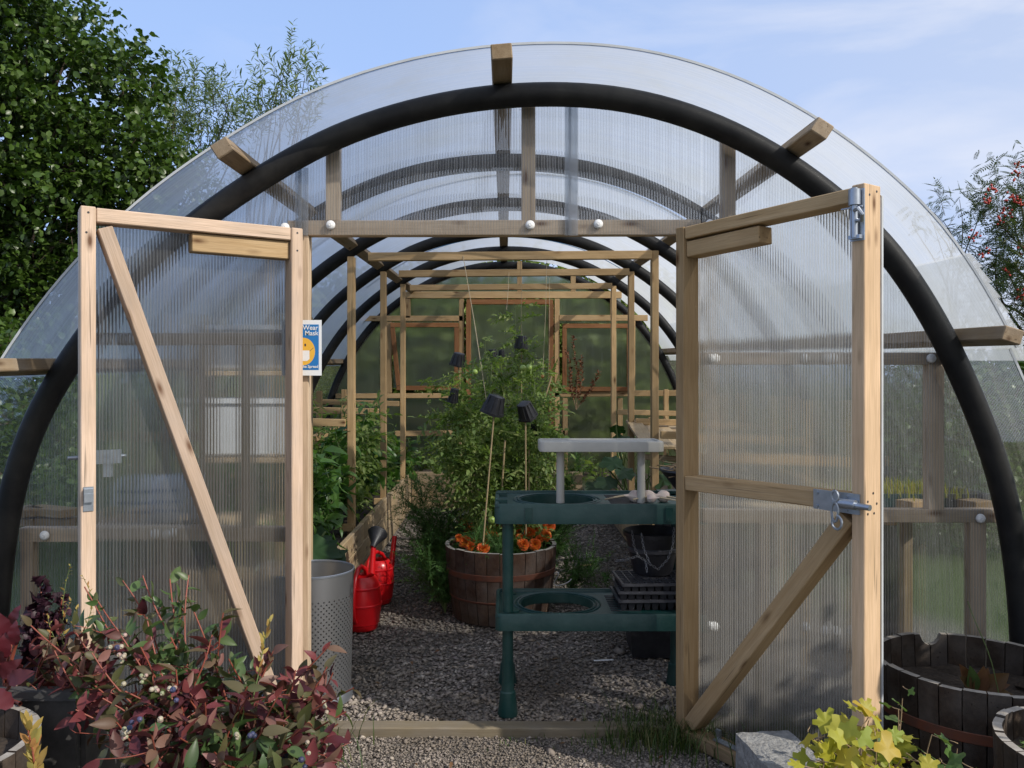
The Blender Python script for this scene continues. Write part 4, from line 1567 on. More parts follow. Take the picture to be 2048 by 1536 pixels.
# chained hanging basket on the trays
hb_c = Vector((.68, 3.80, .560))
hb_ = empty('hanging_basket', hb_c, label='black hanging basket with loose chains standing on the seed trays', cat='hanging basket')
MB().lathe([(.0001, 0), (.085, 0), (.09, .01), (.125, .17), (.135, .172), (.137, .19), (.130, .195), (.12, .17), (.08, .02), (.0001, .015)], 36, c=hb_c).build('pot', M['black'], hb_, smooth=True)
MB().lathe([(.112, .10), (.118, .105), (.120, .118), (.114, .123)], 36, c=hb_c).build('hoop_rim', M['tray_edge'], hb_, smooth=True)


def chain(pts, parent, link_=.011):
    pts = [Vector(p) for p in pts]
    d = [0]
    for a, b in zip(pts[:-1], pts[1:]):
        d.append(d[-1] + (b - a).length)
    mb = MB()
    s_, k = 0.0, 0
    while s_ < d[-1]:
        i = max(j for j in range(len(d)) if d[j] <= s_)
        i = min(i, len(pts) - 2)
        t = (s_ - d[i]) / max(1e-6, d[i + 1] - d[i])
        p = pts[i].lerp(pts[i + 1], t)
        ax1 = (pts[i + 1] - pts[i]).normalized()
        o1 = ax1.cross(Vector((0, 1, .2))).normalized() if k % 2 else ax1.cross(Vector((1, .3, 0))).normalized()
        ring_ = [p + ax1 * math.cos(a) * link_ * .75 + o1 * math.sin(a) * link_ * .42 for a in np.linspace(0, 2 * math.pi, 7)]
        mb.tube(ring_, .0014, 4, False)
        s_ += link_ * 1.1
        k += 1
    return mb.build('chain', M['chain'], parent)


yf = 3.655
P3 = lambda px, py, d: P(px, py, d)
chain([P3(1264, 1064, 3.67), P3(1268, 1090, 3.64), P3(1276, 1112, 3.63), P3(1292, 1122, 3.62), P3(1294, 1146, 3.61)], hb_)
chain([P3(1348, 1056, 3.68), P3(1346, 1090, 3.66), P3(1336, 1118, 3.63), P3(1316, 1139, 3.61), P3(1300, 1128, 3.61), P3(1288, 1098, 3.63), P3(1283, 1068, 3.66)], hb_)
chain([P3(1276, 1112, 3.62), P3(1250, 1120, 3.62), P3(1232, 1122, 3.64)], hb_)

# crate under the staging, tray, label on the ground
c0 = Vector((.80, 4.36, G(4.36)))
R_ = Matrix.Rotation(.75, 3, 'Z')
cr = MB().lathe([(.0001, .0), (.20, 0), (.235, .26), (.25, .262), (.25, .285), (.232, .285), (.195, .015), (.0001, .015)], 4, c=c0, R=R_)
tag(cr.build('square_tub', M['black']), 'black square tub on the gravel beneath the green staging', 'tub')
lb = MB().box(P(1207, 1289, 4.15) + Vector((0, 0, .005)), (.10, .014, .002), Matrix.Rotation(.12, 3, 'Z')).build('plant_label', M['white'])
lb.location.z += G(4.15) + .012 - (H + (760 - 1289) * 4.15 / F)
tag(lb, 'white plastic plant label lying on the gravel under the staging', 'plant label')

# white wire on the gravel beside the barrel
wp = [P(1115 + 28 * math.cos(a) * (1 - .1 * k), 1158 + 13 * math.sin(a), 5.0) for k, a in enumerate(np.linspace(0, 7.5, 22))]
for v in wp:
    v.z = max(v.z, G(5.0) + .01)
tag(MB().tube(wp, .003, 6).build('wire_loop', M['white']), 'loop of white wire lying by the foot of the marigold barrel', 'wire')
# dry stick on gravel
tag(MB().tube([P(1160, 1131, 5.6) * 1, P(1186, 1129, 5.6)], .006, 6).build('stick', M['cane']), 'short pale stick lying on the gravel behind the staging', 'stick')

# ------------------------------------------------------------------ plants


def wiggle(base, tip, n=8, amp=.03, sag=0.0):
    base, tip = np.asarray(base, float), np.asarray(tip, float)
    t = np.linspace(0, 1, n)[:, None]
    p = base + (tip - base) * t
    ph = rng.uniform(0, 6, 3)
    k = rng.uniform(3, 7)
    p += np.stack([np.sin(t[:, 0] * k + ph[0]) - math.sin(ph[0]), np.sin(t[:, 0] * k + ph[1]) - math.sin(ph[1]), np.zeros(n)], 1) * amp * t
    p[:, 2] += sag * np.sin(t[:, 0] * math.pi)
    return p


def along(pts, n, t0=.1, t1=1.0):
    pts = np.asarray(pts)
    seg = np.linalg.norm(np.diff(pts, axis=0), axis=1)
    s = np.concatenate([[0], np.cumsum(seg)])
    u = (t0 + (t1 - t0) * (np.arange(n) + rng.uniform(.2, .8, n)) / n) * s[-1]
    P_ = np.stack([np.interp(u, s, pts[:, i]) for i in range(3)], 1)
    D_ = np.stack([np.interp(u + .02, s, pts[:, i]) for i in range(3)], 1) - np.stack([np.interp(u - .02, s, pts[:, i]) for i in range(3)], 1)
    return P_, unit(D_)


def leaf_dirs(D_, out=.9, up=.15, jit=.35):
    n = len(D_)
    r = rng.normal(0, 1, (n, 3))
    r -= D_ * (r * D_).sum(1, keepdims=True)
    r = unit(r)
    d = r * out + D_ * (1 - out * .6) * .7 + np.array([0, 0, up]) + rng.normal(0, jit * .4, (n, 3))
    nn = np.array([0, 0, 1.0]) + rng.normal(0, jit, (n, 3)) + r * .25
    return unit(d), nn


def plant(name, label, cat, base, lines, tpls, mat, size, spacing, stem_m, group=None, out=.9, up=.15, jit=.4, t0=.12, r0=.005, foliage='foliage', sizevar=.25, parent=None):
    """an upright plant: stems with leaves set along them"""
    o = parent or empty(name, base, label=label, cat=cat, group=group)
    st = tubes([(l, np.linspace(r, r * .35, len(l))) for l, r in ((x if isinstance(x, tuple) else (x, r0)) for x in lines)], 5)
    tri_mesh('stem', st[0], st[1], stem_m, o, smooth=True)
    parts = []
    for l in lines:
        pts = l[0] if isinstance(l, tuple) else l
        L = np.linalg.norm(np.diff(pts, axis=0), axis=1).sum()
        n = max(2, int(L / spacing))
        p, d = along(pts, n, t0)
        dd_, nn = leaf_dirs(d, out, up, jit)
        sz = size * (1 + rng.normal(0, sizevar, n)).clip(.45, 1.6)
        for k, tp in enumerate(tpls):
            sel = np.arange(n) % len(tpls) == k
            if sel.any():
                parts.append(stamp(tp, p[sel], dd_[sel], nn[sel], sz[sel]))
    V, T = join(parts)
    f = tri_mesh(foliage, V, T, mat, o)
    f['kind'] = 'stuff'
    return o


def balls(name, pts, r, mat, parent, n=8, grp=None):
    """one small round fruit mesh per point, sharing data"""
    mb = MB().lathe([(.0001, -1), (.5, -.86), (.86, -.5), (1, 0), (.86, .5), (.5, .86), (.0001, 1)], n)
    me = mb.mesh(name, True)
    me.materials.append(mat)
    out = []
    for p in pts:
        out.append(mk(name, me, None, parent, Matrix.Translation(Vector(p)) @ Matrix.Scale(r * random.uniform(.8, 1.15), 4)))
    return out


# tomatoes in the two barrels
def tomato(label, base, stems, dens=.045, size=.16, spread=.12, fruit=(), group='tomato plants in the half barrels'):
    lines = []
    for (tip, r) in stems:
        main = wiggle(base, tip, 12, .04)
        lines.append((main, r))
        h = np.linalg.norm(main[-1] - main[0])
        for k in range(int(h / .075)):
            p, d = along(main, 1, .15 + .8 * random.random(), .2 + .8 * random.random())
            a = rng.uniform(0, 6.28)
            L = rng.uniform(.4, 1.2) * spread
            lines.append((wiggle(p[0], p[0] + np.array([math.cos(a) * L, math.sin(a) * L * .8, rng.uniform(-.05, .12)]), 6, .02), r * .45))
    o = plant('tomato_plant', label, 'tomato plant', base, lines, [L_TOM, L_TOM2, L_TOM2], M['l_tom'], size * .82, dens * .92, M['stem'], group, out=.95, up=-.05, jit=.5, t0=.08)
    if fruit:
        for p, m_ in fruit:
            balls('tomato', [p], .021 if m_ == 'tomato_g' else .014, M[m_], o, 14)
    return o


def pt(px, py, d):
    return np.array(P(px, py, d))


z1 = G(4.98) + .34
z2 = G(5.72) + .37
extra_m = [(918, 1076), (952, 1083), (975, 1086), (1012, 1079), (1024, 1068), (1040, 1075), (1079, 1078), (1004, 1060), (1052, 1052), (1064, 1050)]
tomato('bushy tomato plant at the left of the marigold barrel', np.array([-.16, 5.05, z1]), [(pt(930, 720, 5.1), .007), (pt(905, 760, 5.15), .006), (pt(955, 790, 5.0), .006)],
       .034, .15, .17, [(pt(950, 744, 4.98), 'tomato_g'), (pt(983, 1040, 4.9), 'tomato_g')])
tomato('leafy tomato plant in the middle of the marigold barrel', np.array([.0, 5.05, z1]), [(pt(985, 730, 5.2), .007), (pt(1020, 800, 5.1), .006), (pt(960, 850, 5.0), .006)],
       .033, .15, .17, [(pt(1046, 736, 5.0), 'tomato_g')])
tomato('tomato plant at the right of the marigold barrel', np.array([.13, 5.05, z1]), [(pt(1070, 740, 5.15), .007), (pt(1090, 800, 5.1), .006), (pt(1050, 860, 5.0), .006)],
       .034, .15, .15, [(pt(1085, 753, 5.0), 'tomato_r'), (pt(1058, 735, 5.1), 'tomato_g')])
tomato('tallest tomato plant, its thin top reaching almost to the back door lintel', np.array([.0, 5.75, z2]), [(pt(1013, 608, 5.8), .007), (pt(985, 680, 5.7), .006), (pt(1045, 670, 5.75), .006), (pt(955, 700, 5.7), .006)],
       .042, .14, .15)
tomato('tomato plant in the rear barrel leaning towards the left wall', np.array([-.15, 5.75, z2]), [(pt(905, 745, 5.8), .006), (pt(890, 860, 5.6), .006)], .04, .15, .17)
tomato('tomato plant in the rear barrel leaning towards the right wall', np.array([.13, 5.75, z2]), [(pt(1095, 720, 5.8), .006), (pt(1085, 830, 5.6), .006)], .04, .15, .15)

# canes with black pots over their tips
def cane_pot(label, p0, p1, r=.048, tilt=(0, 0), cane=True, h=.085):
    p0, p1 = Vector(p0), Vector(p1)
    if cane:
        o_ = empty('bamboo_cane', p0, label=label[0], cat='cane', group='bamboo canes holding up the tomatoes')
        pts = [p0.lerp(p1, t) for t in np.linspace(0, 1, 9)]
        MB().tube(pts, .0045, 8).build('culm', M['cane'], o_, smooth=True)
        mb = MB()
        for t in (.18, .38, .6, .82):
            q = p0.lerp(p1, t)
            ax = (p1 - p0).normalized()
            mb.tube([q - ax * .003, q + ax * .003], .0057, 8)
        mb.build('joint', M['cane'], o_)
    o = empty('plant_pot', p1, label=label[1], cat='plant pot', group='black pots capping the canes')
    R = Matrix.Rotation(tilt[0], 3, 'X') @ Matrix.Rotation(tilt[1], 3, 'Y') @ Matrix.Rotation(math.pi / 4 + .2, 3, 'Z')
    k = 1.35
    V, Fs = [], []
    secs = [(r, -h * .62), (r, -h * .48), (r * .93, -h * .47), (r * .68, h * .38), (r * .6, h * .4)]
    for (rr, z) in secs:
        for a in range(16):
            t = 2 * math.pi * a / 16
            c_, s_ = math.cos(t), math.sin(t)
            q = (abs(c_) ** 5 + abs(s_) ** 5) ** (-1 / 5)
            V.append(p1 + R @ Vector((c_ * q * rr, s_ * q * rr, z)))
    for j in range(len(secs) - 1):
        for a in range(16):
            Fs.append((j * 16 + a, j * 16 + (a + 1) % 16, (j + 1) * 16 + (a + 1) % 16, (j + 1) * 16 + a))
    Fs.append(tuple((len(secs) - 1) * 16 + a for a in range(16)))
    MB().add(V, Fs).build('pot_wall', M['black'], o, smooth=True)
    mb = MB()
    for a in range(4):
        t = math.pi / 2 * a + math.pi / 4
        for sft in (-.35, 0, .35):
            base = [R @ Vector((math.cos(t) * r * 1.02 + math.cos(t + 1.57) * sft * r * 1.3, math.sin(t) * r * 1.02 + math.sin(t + 1.57) * sft * r * 1.3, -h * .47)),
                    R @ Vector((math.cos(t) * r * .72 + math.cos(t + 1.57) * sft * r * .9, math.sin(t) * r * .72 + math.sin(t + 1.57) * sft * r * .9, h * .36))]
            mb.tube([p1 + base[0], p1 + base[1]], .0022, 4)
    mb.build('rib', M['black'], o)


cane_pot(('pale bamboo cane leaning in the front of the marigold barrel', 'biggest black pot, tilted, over the cane at the centre'), pt(966, 1090, 4.72), pt(990, 806, 4.80), .060, (.15, .3), h=.11)
cane_pot(('green bamboo cane right of the leaning one', 'black pot with a pointed lower corner, right of the biggest one'), pt(1052, 1070, 4.85), pt(1051, 818, 4.85), .050, (.45, -.3), h=.10)
cane_pot(('cane rising highest through the tomato tops', 'highest black pot, in front of the back door'), (pt(1042, 1010, 5.75)), pt(1043, 682, 5.75), .042, (0, .1), h=.09)
cane_pot(('cane behind the biggest pot', 'small black pot left of the highest one'), pt(986, 1000, 5.95), pt(985, 708, 5.95), .034, (0, -.1))
cane_pot(('thin cane in the middle of the rear barrel', 'smallest black pot, almost lost in leaves'), pt(1004, 1000, 6.0), pt(1003, 709, 6.0), .022, (0, 0))
cane_pot(('cane at the left edge of the tomatoes', 'black pot at the left edge of the tomato tops'), pt(925, 1000, 5.6), pt(917, 716, 5.5), .045, (.2, .2))
cane_pot(('cane low on the right of the tomatoes', 'low black pot half hidden by leaves on the right'), pt(1075, 1020, 5.2), pt(1070, 850, 5.15), .045, (.3, .3))
cane_pot(('cane at far left low', 'dark pot upside down at the left edge of the barrels'), pt(905, 900, 5.0), pt(908, 788, 5.0), .028, (.2, .2), cane=False)
for i, (a, b, lab) in enumerate(((pt(1000, 1040, 4.95), pt(1010, 880, 4.95), 'short pale cane low in the tomato leaves'), (pt(1058, 985, 5.0), pt(1058, 900, 5.0), 'stub of a cane beside the green cane'),
                                 (pt(1080, 830, 5.3), pt(1103, 752, 5.3), 'split cane end leaning right above the leaves'))):
    tag(MB().tube([a, b], .006, 7).build('bamboo_cane', M['cane']), lab, 'cane', 'bamboo canes holding up the tomatoes')
for lab, a, b in (('slanting twine from the first cross beam down to the tomatoes', pt(925, 505, 5.55), pt(975, 815, 5.0)), ('thin vertical string right of the highest pot', pt(1094, 506, 5.6), pt(1086, 740, 5.3)),
                  ('thin vertical string nearest the right back post', pt(1099, 540, 6.8), pt(1097, 760, 6.2)), ('thin string in front of the back door', pt(1040, 505, 5.6), pt(1043, 670, 5.75)),
                  ('string at the middle of the third cross beam', pt(1018, 540, 6.8), pt(1013, 620, 5.9))):
    tag(MB().tube([a, (Vector(a) + Vector(b)) / 2 + Vector((.004, 0, 0)), b], .0024 if 'slant' in lab else .0013, 5).build('twine', M['twine']), lab, 'string', 'strings tying up the tomatoes')

# feathery plants at the barrels' feet
def feathery(label, base, n, hgt, spread, lean=(0, 0)):
    lines = []
    for k in range(n):
        a = rng.uniform(0, 6.28)
        r = rng.uniform(.2, 1) * spread
        tip = np.array(base) + np.array([math.cos(a) * r + lean[0], math.sin(a) * r * .6 + lean[1], hgt * rng.uniform(.5, 1.05)])
        lines.append((wiggle(base, tip, 9, .04, .08), .003))
    return plant('feathery_plant', label, 'feathery plant', base, lines, [L_NEED], M['l_fen'], .16, .022, M['stem'], 'feathery green plants round the barrels', out=.8, up=.1, jit=.5, t0=.15)


feathery('large soft feathery plant spilling over the path left of the barrels', (-.42, 5.35, G(5.3)), 34, .72, .32, (-.0, 0))
feathery('feathery plant between the barrel and the watering cans', (-.36, 4.98, G(5)), 12, .35, .22, (-.08, 0))
feathery('bright feathery plant standing behind the grey shelf post', (.34, 5.9, G(5.9)), 24, .85, .2)
feathery('small feathery sprig trailing on the gravel right of the barrel', (.42, 5.3, G(5.3)), 8, .30, .12, (.06, -.1))


# marigolds
def marigold_flower(c, r, o):
    V, T = [], []
    parts = []
    for ring_, (nn, tilt, L) in enumerate(((16, .05, 1.0), (14, .4, .92), (12, .75, .82), (9, 1.1, .7), (6, 1.42, .58))):
        a = np.arange(nn) * 2 * math.pi / nn + ring_ * .4
        d = np.stack([np.cos(a) * math.cos(tilt), np.sin(a) * math.cos(tilt), np.full(nn, math.sin(tilt))], 1)
        nrm = np.stack([-np.cos(a) * math.sin(tilt), -np.sin(a) * math.sin(tilt), np.full(nn, math.cos(tilt))], 1)
        parts.append(stamp(PETAL, np.zeros((nn, 3)), d, nrm, r * L * rng.uniform(.85, 1.15, nn)))
    V, T = join(parts)
    return V, T


PETAL = (np.array([(0, 0, 0), (.5, .2, .08), (.9, .33, -.08), (1.0, .12, .06), (1.02, -.12, -.04), (.9, -.33, .06), (.5, -.2, .08)], float),
         np.array([(0, 3, 1), (1, 3, 2), (0, 4, 3), (0, 6, 4), (6, 5, 4)]))


def marigold(c, label, r=.028, grp='marigolds in the half barrels'):
    base = Vector((c[0] + random.uniform(-.02, .02), c[1] + random.uniform(-.01, .03), c[2] - .11))
    o = empty('marigold', base, label=label, cat='flower', group=grp)
    V, T = marigold_flower(c, r, o)
    R = Vector((random.uniform(-.4, .4), -.75 + random.uniform(-.3, .2), .55)).to_track_quat('Z', 'Y').to_matrix().to_4x4()
    tri_mesh('flower_head', V, T, M['petal'], o, Matrix.Translation(Vector(c)) @ R)
    MB().lathe([(.0001, -.02), (.006, -.018), (.009, 0), (.0001, .004)], 8).build('bud_cup', M['stem'], o, Matrix.Translation(Vector(c)) @ R)
    MB().tube([base, base.lerp(Vector(c), .6) + Vector((.006, 0, 0)), Vector(c)], .0024, 5).build('stem', M['stem'], o)
    p, d = along(np.array([base, c]), 8, .0, .8)
    dd_, nn = leaf_dirs(d, .9, .2, .5)
    V, T = stamp(L_TOM2, p, dd_, nn, .055)
    tri_mesh('leaves', V, T, M['l_fen'], o)['kind'] = 'stuff'


ml = [(930, 1084, 'orange marigold furthest left in the front barrel'), (941, 1094, 'small deep orange marigold touching the leftmost one'), (966, 1098, 'orange marigold at the front rim by the cane'),
      (978, 1074, 'orange marigold half behind the staging leg'), (989, 1073, 'small marigold against the left of the staging leg'), (1031, 1057, 'biggest bright orange marigold just right of the staging leg'),
      (1060, 1066, 'upright deep orange marigold at the middle right'), (1047, 1089, 'ragged marigold low in the barrel, right of the leg'), (1070, 1089, 'orange marigold at the lower right of the barrel'),
      (1091, 1071, 'orange marigold nearest the right rim'), (985, 1055, 'dark orange marigold left of the leg, high'), (1083, 1055, 'marigold just under the staging edge at right'), (1072, 1052, 'marigold at the staging edge, right of centre'),
      (1098, 1052, 'red marigold at the top right under the staging')]
for px, py, lab in ml:
    d = 4.78 + (1098 - py) * .007
    marigold(pt(px, py, d), lab, .046 if 'biggest' in lab else (.028 if 'small' in lab else .036))
whereis = ['beside the left inner rim', 'between the cane and the leftmost flowers', 'just right of the cane foot', 'directly behind the staging leg', 'touching the biggest flower on its left', 'below the biggest flower', 'between the lower right pair and the rim', 'above the staging leg, behind the small one', 'tucked under the staging edge at centre', 'beside the upright deep orange one']
for (px, py), w_ in zip(extra_m, whereis):
    marigold(pt(px, py, 4.80 + (1098 - py) * .007), 'little orange marigold ' + w_, .024)
for px, py, lab in ((926, 1047, 'deep red marigold furthest left in the rear barrel'), (935, 1057, 'red marigold low in the rear barrel'), (947, 1055, 'red marigold beside the rear rim'), (957, 1060, 'dark red marigold right in the rear barrel')):
    marigold(pt(px, py, 5.42), lab, .032)
feathery('low ferny green under the marigold flowers', (-.02, 4.92, z1 - .03), 22, .13, .24)

# left bed: peppers, tomatoes and squash leaves
zb = .41
spots = [(-1.17, 4.45, .62, 'l_pep', L_PEPPER, 'pepper plant at the near end of the left bed'), (-1.12, 4.75, .55, 'l_pep', L_PEPPER, 'glossy pepper plant in front of the first post'),
         (-1.38, 4.5, .78, 'l_pep', L_PEPPER, 'taller pepper plant close to the left wall'), (-1.25, 5.1, .66, 'l_pep', L_PEPPER, 'pepper plant left of the first post'),
         (-1.45, 5.2, .8, 'l_tom', L_TOM, 'tomato plant against the left wall by the first post'), (-1.18, 5.5, .7, 'l_pep', L_PEPPER, 'pepper plant behind the first post'),
         (-1.20, 6.0, .85, 'l_tom', L_TOM, 'tomato plant between the first and second posts'), (-1.5, 5.9, .95, 'l_tom', L_TOM2, 'grey green tomato by the wall between the posts'),
         (-1.15, 6.5, .8, 'l_pep', L_PEPPER, 'broad leaved plant just before the second post'), (-1.22, 7.1, .7, 'l_tom', L_TOM, 'tomato plant right behind the second post'),
         (-1.12, 7.6, .55, 'l_pep', L_PEPPER, 'low green plant before the third post'), (-1.3, 8.1, .6, 'l_tom', L_TOM2, 'tomato plant in the far left corner'),
         (-1.1, 8.4, .45, 'l_pep', L_PEPPER, 'small plant where the left bed meets the back bed')]
for (x, y, h, mt, tp, lab) in spots:
    base = np.array([x, y, zb])
    lines = []
    for k in range(7 if mt == 'l_pep' else 6):
        a = rng.uniform(0, 6.28)
        r = rng.uniform(.05, .24)
        lines.append((wiggle(base, base + np.array([math.cos(a) * r, math.sin(a) * r, h * rng.uniform(.6, 1.05)]), 9, .05), .005))
        m0 = lines[-1][0]
        for q in range(4):
            p, d = along(m0, 1, .2 + .18 * q, .35 + .18 * q)
            a = rng.uniform(0, 6.28)
            lines.append((wiggle(p[0], p[0] + np.array([math.cos(a) * .13, math.sin(a) * .13, rng.uniform(-.02, .10)]), 5, .02), .003))
    plant('pepper_plant' if mt == 'l_pep' else 'tomato_plant', lab, 'pepper plant' if mt == 'l_pep' else 'tomato plant', base, lines, [tp], M[mt], .105 if mt == 'l_pep' else .15,
          .026 if mt == 'l_pep' else .05, M['stem'], 'plants in the left bed', up=-.1, jit=.5)


def bigleaf_plant(name, label, cat, base, leaves, mat, tpls, stem_m, parent_group=None, petiole=.004):
    """each leaf is an object of its own on a stalk; leaves: (tip position, direction, normal, size)"""
    o = empty(name, base, label=label, cat=cat, group=parent_group)
    mes = []
    for V, T in tpls:
        me = bpy.data.meshes.new('leaf')
        me.from_pydata([tuple(v) for v in V], [], [tuple(int(i) for i in t) for t in T])
        me.materials.append(mat)
        me.shade_smooth()
        mes.append(me)
    st = []
    for (pos, d, n, s) in leaves:
        X = Vector(d).normalized()
        Z = Vector(n)
        Z = (Z - X * Z.dot(X)).normalized()
        Y = Z.cross(X)
        Mx = Matrix((X * s, Y * s * random.uniform(.9, 1.1), Z * s)).transposed().to_4x4()
        Mx.translation = Vector(pos)
        mk('leaf', random.choice(mes), None, o, Mx)
    return o


def squash(label, base, specs, size, group):
    leaves, st = [], []
    for (px, py, d, a) in specs:
        p = pt(px, py, d)
        dirv = np.array([math.cos(a), math.sin(a) * .5 - .3, -.15])
        leaves.append((p - unit(dirv) * size * .4, dirv, (rng.normal(0, .2), -.55, 1), size * random.uniform(.8, 1.1)))
        st.append((wiggle(base, p - unit(dirv) * size * .4, 7, .02, .06), .006))
    o = bigleaf_plant('squash_plant', label, 'squash plant', base, leaves, M['l_squash'], [L_SQUASH], M['stem'], group)
    V, T = tubes(st, 6)
    tri_mesh('stem', V, T, M['stem'], o)
    return o


squash('broad dark squash leaves hanging over the bin', np.array([-1.05, 4.35, .42]), [(625, 1100, 4.1, .3), (650, 1118, 4.1, -.2), (632, 1085, 4.3, 1.2), (615, 1070, 4.35, 2.5)], .24,
       'squash plants')
squash('dark squash leaves behind the grey shelf posts', np.array([.95, 6.2, .42]), [(1225, 925, 5.6, 2.8), (1250, 945, 5.5, .4), (1215, 965, 5.5, 3.0), (1190, 975, 5.8, 3.4), (1235, 860, 6.2, 1.5), (1243, 880, 6.1, .5), (1345, 935, 5.8, 1), (1325, 960, 5.6, 2)], .18,
       'squash plants')

# back bed and right bed plants
for (px, py0, py1, d, n, lab) in ((870, 925, 880, 8.7, 6, 'row of young bean leaves in the back bed'), (1165, 925, 905, 8.7, 5, 'low green plant at the right of the back bed'), (840, 925, 870, 8.7, 6, 'small leafy plant at the back bed corner'),
                                  (1195, 950, 905, 7.9, 7, 'light green plant trailing over the back bed boards')):
    b = pt(px, py0, d)
    b[2] = .44
    lines = [(wiggle(b, b + np.array([rng.uniform(-.2, .2), rng.uniform(-.1, .1), (py0 - py1) * d / F * rng.uniform(.6, 1.2) + .05]), 6, .03), .004) for _ in range(n)]
    plant('bean_plant', lab, 'bean plant', b, lines, [L_PEPPER], M['l_tom'], .10, .05, M['stem'], 'small plants in the back bed')


def blades(name, label, cat, base, n, h, mat, spread=.15, w=.008, group=None, kind=None, lean=.5):
    parts = []
    V, T = [], []
    for k in range(n):
        a = rng.uniform(0, 6.28)
        b = np.array(base) + np.array([rng.normal(0, spread * .4), rng.normal(0, spread * .3), 0])
        L = h * rng.uniform(.5, 1.1)
        d = np.array([math.cos(a), math.sin(a), 0]) * rng.uniform(.1, 1) * lean
        s = np.array([-math.sin(a), math.cos(a), 0]) * w
        i0 = len(V)
        for j, t in enumerate(np.linspace(0, 1, 6)):
            c = b + d * L * t ** 1.8 + np.array([0, 0, L * (t - .45 * lean * t ** 3)])
            ww = s * (1 - t) ** .7
            V += [c - ww, c + ww]
        for j in range(5):
            q = i0 + 2 * j
            T += [(q, q + 1, q + 3), (q, q + 3, q + 2)]
    o = tri_mesh(name, np.array(V), np.array(T), mat)
    return tag(o, label, cat, group, kind)


for (px, d, h, lab) in ((1255, 7.4, .95, 'tall thin onion leaves left of the near right post'), (1290, 7.0, .85, 'onion leaves between the two right posts'), (1345, 6.8, .95, 'onion leaves arching against the right wall'),
                        (1362, 6.4, .7, 'onion clump by the wooden lid')):
    blades('onion_plant', lab, 'onion plant', (px_ := (px - 1010) * d / F, d, .42), 14, h, M['l_onion'], .25, .007, 'onions in the right bed', lean=.7)

# dock seed heads outside the back window
base = pt(1152, 820, 8.9)
lines = []
for (px, py) in ((1147, 672), (1162, 712), (1135, 735), (1170, 725), (1205, 745), (1184, 762), (1130, 700)):
    lines.append((wiggle(base, pt(px, py, 8.9), 9, .03), .005))
plant('dock_plant', 'rusty brown dock seed stalks standing in front of the right back window', 'dock plant', base, lines, [L_PEPPER], M['l_dock'], .035, .0075, M['dry'], out=.8, up=.4, jit=.6, t0=.2, foliage='seed_heads')

# right side clutter: lid boards, compost bin, dry stems
lid = empty('wooden_lid', P(1310, 870, 6.3), label='sloping plank lid behind the grey shelf at the right wall', cat='wooden lid')
for k in range(4):
    a = P(1266 + k * 26, 842 + k * 4, 6.9)
    b = P(1300 + k * 34, 890 + k * 6, 5.9)
    timber('plank', a, b, .12, .022, M['wood_bed'], lid)
timber('batten', P(1262, 858, 6.85) - Vector((0, 0, .03)), P(1375, 872, 6.85) - Vector((0, 0, .03)), .04, .04, M['wood_bed'], lid)
timber('batten', P(1280, 905, 6.0) - Vector((0, 0, .03)), P(1390, 912, 6.0) - Vector((0, 0, .03)), .04, .04, M['wood_bed'], lid)
cc_ = Vector((1.10, 4.65, G(4.6)))
cb = empty('compost_bin', cc_, label='tall dark plastic compost bin partly hidden by the right door', cat='compost bin')
MB().lathe([(.0001, 0), (.30, 0), (.30, .02), (.235, .72), (.245, .74), (.245, .76), (.22, .78), (.0001, .80)], 10, c=cc_).build('body', M['black'], cb)
mb = MB()
for k in range(10):
    a = 2 * math.pi * (k + .5) / 10
    mb.tube([cc_ + Vector((.296 * math.cos(a), .296 * math.sin(a), .03)), cc_ + Vector((.238 * math.cos(a), .238 * math.sin(a), .70))], .008, 5)
mb.build('rib', M['black'], cb)
tc_ = cc_ + Vector((-.02, 0, .80))
tb_ = empty('stem_basket', tc_, label='shallow black basket heaped with dry stems on the compost bin', cat='basket')
MB().lathe([(.0001, 0), (.12, 0), (.20, .10), (.21, .105), (.205, .115), (.19, .105), (.11, .012), (.0001, .012)], 28, c=tc_).build('bowl', M['black'], tb_, smooth=True)
st = []
for k in range(90):
    a, r, z = rng.uniform(0, 6.28), rng.uniform(0, .13), rng.uniform(.08, .15)
    p = np.array(tc_) + np.array([math.cos(a) * r, math.sin(a) * r, z])
    b = rng.uniform(0, 6.28)
    L = rng.uniform(.06, .16)
    d = np.array([math.cos(b), math.sin(b), rng.uniform(-.1, .25)]) * L
    st.append((wiggle(p - d, p + d, 5, .02), .0035))
V, T = tubes(st, 4)
tri_mesh('dry_stems', V, T, M['dry'], tb_)['kind'] = 'stuff'

# grass tufts
for (x, y, n, h, sp, lab) in ((.53, 3.42, 60, .08, .12, 'small grass tuft behind the threshold at right'), (.66, 3.30, 700, .16, .32, 'thick grass tuft at the foot of the right door'), (.45, 3.28, 200, .06, .25, 'thin grass in front of the threshold board'),
                              (-.76, 3.32, 90, .10, .07, 'grass tuft at the left end of the threshold'), (1.25, 2.95, 900, .26, .5, 'long grass beside the right door and barrel'), (-1.05, 3.1, 500, .2, .45, 'grass behind the blueberry bush'),
                              (.05, 3.31, 40, .03, .2, 'sparse grass blades at the middle of the threshold')):
    blades('grass', None, None, (x, y, .0), n, h, M['l_grass'], sp, .0022 if h < .2 else .003, lean=.9, kind='stuff')
for x0, y0, x1, y1, lab in ((.72, 3.5, .60, 3.33, 'dry straw bending over the grass by the right door'),):
    tag(MB().tube([tuple(v) for v in wiggle((x0, y0, .03), (x1, y1, .16), 8, .04, .06)], .0025, 5).build('straw', M['twine']), lab, 'straw')


